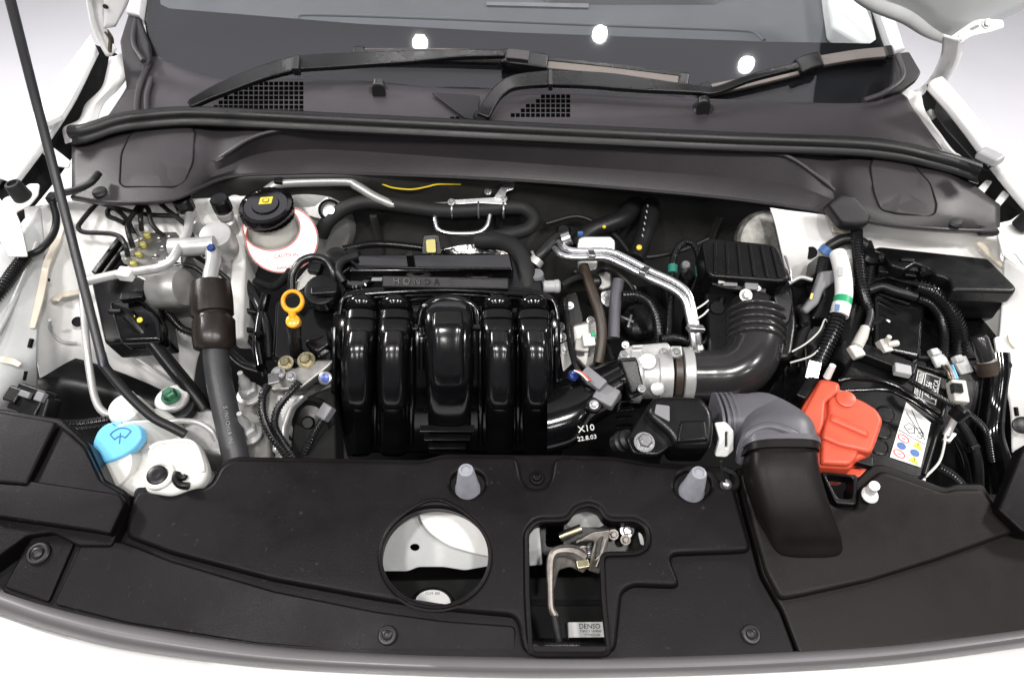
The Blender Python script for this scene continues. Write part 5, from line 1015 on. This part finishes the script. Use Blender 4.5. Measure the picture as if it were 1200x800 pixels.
# ================================================================== COWL, WINDSCREEN, WIPERS
t = Thing('cowl', 'dark grey plastic cowl panel with access lids below the weatherstrip', 'cowl')
C5 = [ # u : v of (seal, edge, face foot, ledge front) and heights
 (84, 160, 176, 200, 232, 1.045, 1.040, 1.034, 1.020), (130, 148, 176, 205, 238, 1.05, 1.046, 1.037, 1.022), (200, 138, 172, 206, 235, 1.05, 1.045, 1.035, 1.022), (232, 137, 172, 202, 222, 1.05, 1.043, 1.030, 1.016),
 (252, 138, 190, 200, 213, 1.05, 1.028, 1.018, 1.008), (270, 138, 177, 193, 208, 1.05, 1.036, 1.014, 1.002), (290, 139, 164, 184, 206, 1.05, 1.046, 1.014, 1.000), (315, 140, 155, 178, 205, 1.05, 1.049, 1.014, 1.000), (345, 141, 152, 176, 204, 1.05, 1.05, 1.014, 1.000), (400, 144, 154, 176, 204, 1.05, 1.05, 1.014, 1.000), (600, 154, 166, 190, 212, 1.05, 1.05, 1.014, 1.000), (800, 163, 175, 204, 228, 1.05, 1.05, 1.014, 1.000),
 (905, 168, 180, 213, 240, 1.05, 1.05, 1.014, 1.000), (930, 170, 187, 217, 244, 1.05, 1.046, 1.014, 1.000), (952, 171, 202, 224, 247, 1.05, 1.036, 1.015, 1.004), (975, 173, 220, 233, 252, 1.05, 1.022, 1.012, 1.006), (1000, 176, 216, 238, 256, 1.05, 1.042, 1.030, 1.016), (1050, 182, 215, 242, 265, 1.05, 1.046, 1.037, 1.022), (1110, 196, 225, 250, 270, 1.05, 1.046, 1.037, 1.022), (1172, 240, 250, 262, 272, 1.02, 1.018, 1.014, 1.006)]
rows = [[(c[0], c[1], c[5]) for c in C5], [(c[0], c[1] + (c[2] - c[1]) * .6, c[5] + (c[6] - c[5]) * .6) for c in C5], [(c[0], c[2], c[6]) for c in C5], [(c[0], (c[2] + c[3]) / 2, (c[6] + c[7]) / 2) for c in C5], [(c[0], c[3], c[7]) for c in C5], [(c[0], c[3] + (c[4] - c[3]) * .5, (c[7] + c[8]) / 2 + .001) for c in C5], [(c[0], c[4] - 2, c[8] + .0005) for c in C5], [(c[0], c[4], c[8] - .003) for c in C5], [(c[0], c[4] + 3, c[8] - .022) for c in C5]]
t.part('panel', MB().sheet(rows, nu=150, smooth_v=False), 'cowl', solid=.0025, sharp=30)
t.part('edge_bead', MB().tube(W([(c[0], c[4] - 1, c[8] + .001) for c in C5]), .0024, n=140, seg=8), 'cowl')
t.part('step_bead', MB().tube(W([(238, 206, 1.012), (245, 198, 1.018), (252, 190, 1.023), (270, 177, 1.037), (290, 164, 1.047), (315, 155, 1.05), (345, 152, 1.051), (400, 154, 1.051), (600, 166, 1.051), (800, 175, 1.051), (905, 180, 1.051), (930, 187, 1.047), (952, 202, 1.037), (975, 220, 1.023), (990, 236, 1.012)]), .0032, n=140, seg=10), 'cowl')
def cz(u, v):   # height of the panel at a place
    for a, b in zip(C5, C5[1:]):
        if a[0] <= u <= b[0]:
            f = (u - a[0]) / (b[0] - a[0]); c = [x + (y - x) * f for x, y in zip(a, b)]; break
    vs = [c[1], c[2], c[3], c[4]]; zs = c[5:9]
    for k in range(3):
        if vs[k] <= v <= vs[k + 1]: return zs[k] + (zs[k + 1] - zs[k]) * (v - vs[k]) / (vs[k + 1] - vs[k])
    return zs[0] if v < vs[0] else zs[3]
for poly in ([(140, 215), (142, 180), (152, 158), (172, 148), (218, 146), (228, 152), (226, 190), (216, 214), (206, 219), (145, 219)], [(1020, 195), (1024, 184), (1050, 187), (1072, 195), (1090, 215), (1098, 240), (1096, 250), (1088, 254), (1050, 250), (1032, 246), (1024, 225)]):
    q = [Vector(p) for p in poly]; q = round_poly(q, 6)
    c = sum(q, Vector((0, 0))) / len(q)
    w_ = [P(p.x, p.y, cz(p.x, p.y) + .0016) for p in q]; w_.append(w_[0])
    li = t.part('access_lid', MB().add([P(c.x, c.y, cz(c.x, c.y) + .0025)] + w_[:-1], [[0, k + 1, (k + 1) % len(q) + 1] for k in range(len(q))]), 'cowl', sharp=0)
    t.part('lid_gap', MB().tube(resample(w_, 120), .0013, seg=6, straight=True), 'black_matte', li)
for (u, v) in ((118, 226), (1118, 261)): t.part('clip', MB().turn(u, v, cz(u, v), ax(0, -.1), [(9, -1), (9, 2), (7, 4), (3, 4.5)], 24), 'cowl_dark')
t.part('flag', MB().plate([(1110, 200), (1122, 206), (1168, 262), (1174, 272), (1150, 272), (1140, 252)], tilt(1140, 240, 1.022, 8), .010, .004, .004), 'cowl_dark')

t = Thing('weatherstrip', 'long black rubber hood weatherstrip along the cowl front', 'weatherstrip')
SP = [(84, 155, 1.062), (98, 154, 1.064), (115, 149, 1.066), (135, 142, 1.068), (165, 137, 1.068), (220, 133, 1.068), (300, 136, 1.068), (420, 142, 1.068), (560, 149, 1.068), (700, 156, 1.068), (850, 163, 1.068), (990, 168, 1.068), (1050, 174, 1.067), (1090, 183, 1.065), (1120, 191, 1.060), (1146, 200, 1.055)]
t.part('bulb', tb(SP, 8.2, n=150, seg=16), 'rubber')
t.part('skirt', MB().sheet([[(u, v + 4, z) for u, v, z in SP], [(u, v + 14, z - .010) for u, v, z in SP], [(u, v + 16, z - .022) for u, v, z in SP]], nu=120, nv=10), 'rubber', solid=.002)

t = Thing('cowl_grille', 'grey plastic wiper cowl with two mesh vents below the windscreen', 'cowl')
GT = [(118, 150, 1.06), (140, 118, 1.065), (165, 78, 1.075), (182, 66, 1.08), (205, 78, 1.078), (255, 94, 1.072), (330, 92, 1.074), (440, 98, 1.074), (500, 104, 1.072), (560, 107, 1.071), (640, 107, 1.072), (700, 111, 1.072), (830, 118, 1.072), (960, 123, 1.072), (1020, 122, 1.074), (1055, 112, 1.08), (1066, 124, 1.078), (1085, 150, 1.07), (1104, 176, 1.062)]
GB = [(100, 158, 1.055), (128, 146, 1.06), (165, 140, 1.062), (186, 137, 1.062), (205, 135, 1.062), (255, 135, 1.062), (330, 139, 1.062), (440, 144, 1.062), (500, 147, 1.062), (560, 150, 1.062), (640, 154, 1.062), (700, 157, 1.062), (830, 163, 1.062), (960, 168, 1.062), (1020, 171, 1.062), (1055, 176, 1.06), (1070, 180, 1.06), (1092, 186, 1.058), (1112, 192, 1.056)]
gm = MB().sheet([[(u, v - 2, z - .012) for u, v, z in GT], GT, [(a[0] * .5 + b[0] * .5, a[1] * .5 + b[1] * .5, (a[2] + b[2]) / 2) for a, b in zip(GT, GB)], GB], nu=110, nv=16); t.part('panel', gm, 'cowl', solid=.002)
from mathutils.bvhtree import BVHTree
GBV = BVHTree.FromPolygons(gm.v, gm.f)
def ong(u, v, h):
    d = ray(u, v).normalized(); q = GBV.ray_cast(CAM, d)[0]; return (q if q else P(u, v, 1.068)) - d * h
def gz(v, u): 
    f = min(1, max(0, (v - 95 - (u - 300) * .045) / 42)); return 1.0745 - .0125 * f
def vent(rows_, name='mesh_vent'):
    dk = MB()
    for (v, u0, u1) in rows_:
        for k in range(200):
            u = 241 + k * 5.9
            if not u0 <= u <= u1: continue
            q = [(u - 2.35, v - 2.1), (u + 2.35, v - 2.1), (u + 2.35, v + 2.1), (u - 2.35, v + 2.1)]
            w_ = [ong(a, b, .0006) for a, b in q]; lo = [p - Vector((0, 0, .003)) for p in w_]
            dk.add(w_ + lo, [[0, 1, 2, 3], [7, 6, 5, 4]] + [[m, (m + 1) % 4, 4 + (m + 1) % 4, 4 + m] for m in range(4)])
    t.part(name, dk, 'void', kind='stuff')
vent([(98, 288, 354), (103.5, 280, 354), (109, 272, 354), (114.5, 264, 354), (120, 256, 355), (125.5, 248, 355), (130.5, 244, 356)])
vent([(113, 632, 668), (118.5, 627, 670), (124, 615, 670), (129.5, 608, 670), (135, 600, 670)])
vent([(139, 527, 540)])
t.part('side_channel', MB().tube(W([(160, 135, 1.064), (162, 110, 1.07), (168, 88, 1.078), (176, 70, 1.084)]), .005).tube(W([(172, 132, 1.066), (172, 112, 1.072), (177, 92, 1.078)]), .004), 'cowl')
t.part('notch', MB().plate([(505, 108), (540, 110), (562, 112), (560, 140), (545, 138)], tilt(540, 125, 1.0735, 6), .003, .001, .003), 'cowl_dark')
for (u, v, lab_) in ((444, 108, 'black washer jet on the cowl in front of the long arm'), (824, 128, 'black washer jet on the cowl below the second wiper blade')):
    j = Thing('washer_jet', lab_, 'nozzle', 'washer jets on the cowl')
    j.part('base', MB().turn(u, v, 1.069, ax(0, -.15), [(13, -3), (13, 1), (11, 3)], 26), 'cowl_dark')
    j.part('nozzle', loft([sec(u, v + 5, 1.071, 7, 6), sec(u, v - 1, 1.079, 8, 9), sec(u, v - 9, 1.086, 7, 8)], e=2.4, n=12), 'rubber')

WS = Plane(P(600, 108, 1.05), (0, -math.sin(R(30)), math.cos(R(30))))
t = Thing('windscreen', 'raked windscreen glass with black lower band and lamp reflections', 'windscreen')
t.part('pane', MB().plate([(150, -60), (172, 30), (192, 150), (1048, 170), (1052, 70), (1012, -60)], WS, .004, .0003, 0), 'glass', sharp=3)
t.part('black_band', MB().plate([(148, -60), (170, 30), (190, 150), (1050, 172), (1054, 70), (1014, -60), (1006, -60), (1027, 46), (1020, 51), (900, 49), (600, 38), (420, 28), (198, 10), (188, 5), (178, -60)], WS.off(-.0055), .0012, .0003, .002), 'frit', sharp=3)
t = Thing('dashboard', 'pale grey-green dashboard top seen through the windscreen', 'dashboard')
DP = Plane(WS.at(600, 60) + Vector((0, 0, -.05)), (0, -.12, 1))
t.part('top', MB().plate([(175, -40), (190, 110), (1030, 110), (1020, -40)], DP, .03, .004, .01), 'dash')
t.part('ridge', MB().tube([DP.at(*p) for p in [(345, 30), (350, 22), (362, 18), (500, 22), (700, 30), (860, 36), (885, 40), (895, 48)]], .004, n=90), 'dash')
t.part('defrost_vent', MB().plate([(570, 2), (690, 4), (690, 9), (570, 6)], DP.off(.004), .006, .001, .002), 'grey_plastic')
t.part('binnacle', loft([(DP.at(740, 6), Vector((.16, 0, 0)), Vector((0, .03, .05))), (DP.at(745, -12), Vector((.2, 0, 0)), Vector((0, .04, .09)))], e=2.6, n=10), 'dash', sharp=0)
t.part('side_pad', MB().plate([(965, -40), (1040, -40), (1045, 60), (1010, 52), (975, 30)], DP.off(.03), .03, .006, .01), 'paper')
def wz(u, v, h): return WS.off(h).at(u, v)
t = Thing('wiper', 'long wiper with tan blade lying across the windscreen centre', 'wiper', 'windscreen wipers')
H = .016
t.part('arm', MB().strip([P(222, 124, 1.078), P(245, 112, 1.084), P(275, 99, 1.09), P(310, 86, 1.096), P(342, 77, 1.10), P(352, 75, 1.10), P(420, 71, 1.105), P(480, 68, 1.107), P(536, 64.5, 1.11), P(592, 64, 1.112)], [.014, .022, .024, .026, .026, .024, .022, .018, .014, .012], .010, n=60, up=WS.n), 'black', bevel=.003)
t.part('arm_hinge', MB().box(348, 77, 1.101, .012, .026, .018, 0, 25), 'rubber', bevel=.003)
t.part('blade', MB().strip([wz(414, 64, .010), wz(500, 63.5, .011), wz(592, 66, .011)], 0.0175, .008, up=WS.n), 'blade', bevel=.002)
t.part('blade', MB().strip([wz(640, 75, .011), wz(720, 83, .011), wz(796, 93, .010)], 0.0200, .008, up=WS.n), 'blade', bevel=.002)
t.part('blade_edge', MB().strip([wz(414, 61, .014), wz(500, 60, .0145), wz(640, 69.5, .0145), wz(798, 87.5, .0135)], 0.0063, .004, up=WS.n), 'black', bevel=.001)
t.part('joint', MB().strip([wz(588, 68, .016), wz(615, 71, .017), wz(642, 75, .016)], 0.0275, .016, up=WS.n), 'black', bevel=.004)
t.part('joint_cover', MB().strip([wz(594, 64, .026), wz(612, 65.5, .027), wz(620, 67, .026)], 0.0175, .008, up=WS.n), 'cowl', bevel=.003)
t.part('end_cap', MB().strip([wz(794, 92.5, .011), wz(807, 95, .010)], 0.0238, .011, n=4, up=WS.n), 'black', bevel=.004)
t.part('end_cap', MB().strip([wz(414, 62.5, .011), wz(428, 61.5, .011)], 0.0200, .011, n=4, up=WS.n), 'black', bevel=.004)
t = Thing('wiper', 'wiper with arm pivoting at cowl centre and blade angled up to the pillar', 'wiper', 'windscreen wipers')
t.part('pivot', MB().turn(564, 140, 1.066, ax(0, -.4), [(11, -6), (11, 2), (9, 6), (7.5, 7.5), (3, 8)], 32), 'black')
t.part('arm', MB().strip([P(566, 138, 1.073), P(574, 122, 1.082), P(586, 107, 1.09), P(604, 97, 1.095), P(642, 93, 1.098), P(650, 93, 1.098), P(700, 95, 1.098), P(760, 101, 1.096), P(815, 106, 1.094), P(838, 107, 1.094), P(880, 92, 1.104), P(935, 78, 1.114)], [.020, .020, .024, .026, .026, .026, .022, .016, .013, .012, .012, .012], .010, n=80, up=WS.n), 'black', bevel=.003)
t.part('arm_hinge', MB().box(645, 94, 1.099, .007, .028, .016, 0, 25), 'rubber', bevel=.002)
t.part('blade', MB().strip([wz(824, 108, .010), wz(880, 96, .011), wz(940, 81, .012)], 0.0187, .008, up=WS.n), 'blade', bevel=.002)
t.part('blade', MB().strip([wz(958, 73, .012), wz(1000, 66, .011), wz(1040, 62, .010)], 0.0187, .008, up=WS.n), 'blade', bevel=.002)
t.part('joint', MB().strip([wz(934, 80, .018), wz(948, 74, .019), wz(962, 71, .018)], 0.0275, .014, n=10, up=WS.n), 'black', bevel=.004)
t.part('end_cap', MB().strip([wz(1036, 62, .011), wz(1046, 61, .011)], 0.0213, .010, n=4, up=WS.n), 'black', bevel=.003)
t.part('end_cap', MB().strip([wz(822, 106, .011), wz(834, 102, .012)], 0.0200, .010, n=4, up=WS.n), 'black', bevel=.003)

# ================================================================== FENDERS, HINGES, HOOD
t = Thing('fender', 'white front fender beside the prop rod', 'fender')
def fender(inner, outer, dx):
    a, b = W(inner), W(outer); m = [(p + q) / 2 + Vector((0, 0, .004)) for p, q in zip(a, b)]
    low = [p + Vector((dx * .012, 0, -.03)) for p in b]; foot = [p + Vector((dx * .035, 0, -.055)) for p in b]
    lip = [p + Vector((0, 0, -.012)) for p in a]
    return MB().sheet([lip, a, m, b, low, foot], nu=40, nv=40, world=True)
t.part('skin', fender([(12, 214, 1.03), (48, 166, 1.06), (82, 114, 1.09), (112, 54, 1.12)], [(-24, 206, 1.032), (6, 172, 1.058), (58, 104, 1.09), (106, 42, 1.122)], -1), 'paint', solid=.003)
t.part('tab', MB().box(58, 140, 1.085, .022, .03, .012, -35), 'paint', bevel=.004)
t = Thing('fender', 'white front fender below the hood hinge arm opposite the prop rod', 'fender')
t.part('skin', fender([(1090, 96, 1.12), (1120, 130, 1.10), (1152, 172, 1.075), (1186, 216, 1.045), (1236, 274, 1.0)], [(1106, 92, 1.122), (1134, 124, 1.10), (1170, 170, 1.075), (1208, 212, 1.045), (1256, 264, 1.01)], 1), 'paint', solid=.003)
t.part('tab', MB().box(1160, 184, 1.085, .022, .03, .014, 35), 'grey_light', bevel=.004)
for k in (0, 1): t.part('slot', MB().box(1161 + 6 * k, 195 - 2 * k, 1.068, .006, .002, .003, 30), 'black_matte')
t = Thing('apron_gap', 'black sheet added to darken the gap beside the fender near the prop rod', 'liner')
t.part('liner', MB().sheet([[(-8, 214, 1.0), (28, 172, 1.026), (72, 112, 1.058), (110, 52, 1.085)], [(0, 232, .985), (44, 186, 1.01), (84, 126, 1.035), (120, 56, 1.065)], [(24, 262, .96), (74, 200, .985), (112, 138, 1.01), (138, 66, 1.04)]], nu=24, nv=10), 'black_matte', solid=.004)  # black sheet put in so the open fender gap reads dark
t = Thing('apron_gap', 'dark sheet added to black out the gap beside the fender under the hinge arm', 'liner')
t.part('liner', MB().sheet([[(1096, 95, 1.085), (1124, 128, 1.066), (1158, 173, 1.041), (1194, 216, 1.011), (1244, 270, .975)], [(1086, 100, 1.065), (1110, 136, 1.045), (1140, 180, 1.02), (1176, 226, .99), (1226, 290, .95)], [(1070, 112, 1.04), (1086, 142, 1.02), (1114, 184, .995), (1154, 236, .97), (1200, 306, .93)]], nu=24, nv=10), 'black_matte', solid=.004)  # dark sheet standing in for the blackness of the gap on this side
t.part('panel', MB().plate([(1102, 105), (1110, 108), (1176, 192), (1160, 200), (1150, 196), (1108, 150), (1094, 130)], tilt(1130, 150, 1.06, 10, -20), .003, .001, .004), 'cowl_dark')
t = Thing('hinge_apron', 'pale stamped hinge flange between cowl and fender near the prop rod', 'body panel')
t.part('flange', MB().sheet([[(76, 168, 1.035), (74, 150, 1.045), (92, 140, 1.05), (100, 122, 1.055), (118, 104, 1.065), (124, 86, 1.075), (128, 66, 1.085)], [(84, 166, 1.04), (82, 152, 1.052), (98, 144, 1.058), (108, 124, 1.064), (124, 106, 1.073), (130, 90, 1.082), (134, 66, 1.09)], [(90, 168, 1.035), (100, 158, 1.04), (112, 146, 1.045), (122, 122, 1.05), (140, 104, 1.06), (150, 86, 1.07), (146, 60, 1.08)]], nu=50, nv=14), 'primer', solid=.002)
t.part('strap', MB().plate([(62, 172), (82, 188), (80, 196), (66, 194), (48, 178)], tilt(66, 184, 1.04, 20), .004, .0015, .004), 'primer')
t = Thing('hinge_apron', 'pale stamped hinge flange along the cowl under the hinge arm', 'body panel')
t.part('flange', MB().sheet([[(1072, 108, 1.08), (1074, 122, 1.07), (1082, 140, 1.06), (1096, 158, 1.05), (1108, 174, 1.045), (1122, 186, 1.04)], [(1080, 108, 1.085), (1082, 124, 1.078), (1092, 142, 1.068), (1104, 158, 1.058), (1116, 174, 1.052), (1130, 187, 1.045)], [(1054, 104, 1.075), (1060, 124, 1.065), (1070, 138, 1.055), (1084, 156, 1.045), (1098, 172, 1.04), (1116, 190, 1.03)]], nu=50, nv=14), 'primer', solid=.002)
t.part('bracket', MB().plate([(1138, 228), (1156, 210), (1164, 212), (1150, 232), (1158, 246), (1176, 222), (1184, 228), (1160, 256)], tilt(1160, 232, 1.02, 12), .006, .002, .003), 'paint')
t.part('patch', MB().turn(1092, 134, 1.05, ax(.3, -.3), [(6, -3), (6, 2), (4, 3)], 16), 'primer_grey')
for (lab_, pts, rub) in (('white bracket with black rubber buffer beside the prop rod', [(-6, 250), (4, 232), (20, 226), (34, 215), (46, 215), (44, 228), (34, 240), (18, 248), (24, 262), (32, 300), (10, 300), (-6, 270)], (27, 231)), ('white bracket with black rubber buffer at the fuse box corner', [(1166, 262), (1184, 258), (1196, 250), (1222, 256), (1230, 300), (1200, 310), (1190, 296), (1176, 300)], (1200, 262))):
    t = Thing('buffer_bracket', lab_, 'bracket'); bp = tilt(pts[0][0] + 20, 240, 1.02, 12)
    t.part('bracket', MB().plate(pts, bp, .003, .001, .004), 'primer')
    t.part('buffer', MB().turn(rub[0], rub[1], 1.022, ax(-.1 if rub[0] < 600 else .1, -.05), [(11, -4), (10.5, 4), (9, 18), (8, 20), (5.5, 20.5), (5, 17)], 28), 'rubber_matte')
t = Thing('cowl_side_cable', 'black cable dropping from the cowl corner into a corrugated conduit', 'cable')
t.part('cable', tb([(116, 203, 1.048), (106, 214, 1.045), (88, 223, 1.036), (68, 228, 1.02), (62, 236, 1.005), (66, 256, .995), (62, 275, .988), (48, 292, .985), (32, 300, .982)], 4), 'rubber')
t.part('conduit', tb([(30, 300, .982), (18, 316, .98), (4, 336, .978), (-20, 365, .97)], 8, corr=.0045), 'conduit')
t.part('clip', MB().box(24, 296, .988, .014, .012, .010, 30, 10), 'white_plastic', bevel=.002)
t.part('anchor', MB().box(61, 232, 1.008, .010, .016, .012), 'black', bevel=.002)

t = Thing('pillar_trim', 'black corner trim at the windscreen foot near the prop rod', 'trim')
t.part('trim', MB().plate([(140, 48), (150, 16), (162, 16), (174, 50), (176, 68), (166, 90), (158, 130), (150, 120)], tilt(158, 70, 1.09, 20), .012, .003, .004), 'cowl_dark')
t.part('fold', MB().tube([P(160, 18, 1.12), P(156, 50, 1.105), P(168, 72, 1.095)], .004), 'cowl')
t = Thing('pillar_trim', 'black corner trim at the windscreen foot under the hinge arm', 'trim')
t.part('trim', MB().plate([(1050, 62), (1066, 60), (1080, 84), (1076, 92), (1058, 106), (1036, 112), (1046, 96)], tilt(1062, 85, 1.095, 20), .012, .003, .004), 'cowl_dark')
t.part('fold', MB().tube([P(1052, 64, 1.115), P(1058, 90, 1.10), P(1038, 108, 1.09), P(1012, 118, 1.082)], .004), 'cowl')
for lab_, a in (('white windscreen pillar foot near the prop rod', [(165, -50), (172, -50), (162, 18), (146, 14)]), ('white windscreen pillar foot under the hinge arm', [(1000, -60), (1024, -60), (1062, 58), (1048, 62), (1030, 10)])):
    t = Thing('pillar', lab_, 'pillar'); t.part('skin', MB().plate(a, WS.off(.012), .03, .004, .003), 'paint')

def HP(u, v, y): return PY(u, v, y)
t = Thing('hood', 'raised white hood seen from its pale underside at the corner', 'hood')
er = [HP(60, -35, 1.0), HP(140, -40, .98), HP(330, -75, .97), HP(600, -95, .965), HP(870, -75, .97), HP(990, -15, .98), HP(1060, 18, .99), HP(1110, 44, .99), HP(1200, 8, .97), HP(1290, -30, .95)]
upd = Vector((0, -.50, .866))
t.part('inner_panel', MB().sheet([er, [p + upd * .06 for p in er], [p + upd * .3 for p in er], [p + upd * .62 for p in er]], nu=70, nv=16, world=True), 'hood_inner', solid=.004)
t.part('hem', MB().tube([HP(985, -22, .975), HP(1020, 2, .98), HP(1060, 18, .985), HP(1088, 36, .988), HP(1108, 45, .988)], [.008, .010, .011, .010, .008], seg=14), 'primer_grey')
t.part('outer_skin', MB().sheet([[p + Vector((0, .022, .014)) for p in er], [p + upd * .3 + Vector((0, .03, .02)) for p in er], [p + upd * .63 + Vector((0, .02, .012)) for p in er]], nu=70, nv=12, world=True), 'paint', solid=.001)
hg = t.part('hinge', MB().sheet([[HP(96, -30, 1.02), HP(104, 20, 1.03), HP(112, 44, 1.035), HP(124, 66, 1.04)], [HP(104, -30, 1.04), HP(112, 20, 1.045), HP(120, 42, 1.05), HP(130, 66, 1.05)], [HP(122, -30, 1.04), HP(122, 20, 1.045), HP(128, 40, 1.05), HP(137, 58, 1.05)]], nu=24, nv=10, world=True), 'paint', solid=.003)
t.part('hinge_link', MB().tube([HP(124, 36, 1.05), HP(130, 46, 1.05), HP(129, 60, 1.05)], .004), 'brass_dull', hg)
t.part('plate', MB().sheet([[HP(118, -30, 1.0), HP(122, 0, 1.01), HP(122, 33, 1.02)], [HP(160, -30, 1.0), HP(152, 0, 1.01), HP(136, 30, 1.02)]], nu=10, nv=6, world=True), 'paint', hg, solid=.003)
t.part('hole', MB().lathe(HP(124, 8, 1.008), Vector((0, -1, .5)), [(.003, -.002), (.003, .003)], 12), 'black_matte', hg)
hg = t.part('hinge', MB().sheet([[HP(1106, 40, .93), HP(1104, 62, .97), HP(1094, 85, 1.02), HP(1082, 100, 1.03), HP(1072, 106, 1.04)], [HP(1122, 44, .92), HP(1118, 68, .96), HP(1106, 92, 1.01), HP(1092, 108, 1.02), HP(1078, 112, 1.03)], [HP(1128, 42, .93), HP(1124, 66, .97), HP(1112, 90, 1.02), HP(1096, 108, 1.03), HP(1082, 113, 1.04)]], nu=30, nv=10, world=True), 'primer', solid=.003)
BK = Plane(HP(1130, 45, .93), Vector((-.1, -.75, .65)))
sl = [(1136, 34), (1146, 29), (1149, 31), (1139, 36)]
hb = t.part('bracket', MB().plate([[(1110, 46), (1140, 25), (1150, 22), (1176, 23), (1178, 32), (1160, 38), (1140, 42), (1124, 52)], sl], BK, .004, .0012, .004), 'primer', hg)
for (u, v) in ((1125, 45), (1156, 28)): t.part('bolt', MB().lathe(BK.at(u, v), BK.n, [(.0065, -.001), (.0065, .002), (.0045, .0022), (.0045, .006)], 18), 'alu_white', hg)

# lamps over the windscreen, as the glass mirrors them
for k, (u, v) in enumerate(((492, 50), (703, 39), (875, 75))):
    p = WS.at(u, v); d = ray(u, v).normalized(); r_ = d - WS.n * 2 * d.dot(WS.n); q = p + r_ * ((2.75 - p.z) / r_.z)
    area('ceiling_lamp', q, p, .052, 5, (1, .98, .96))
for th_ in THINGS: th_.finish()
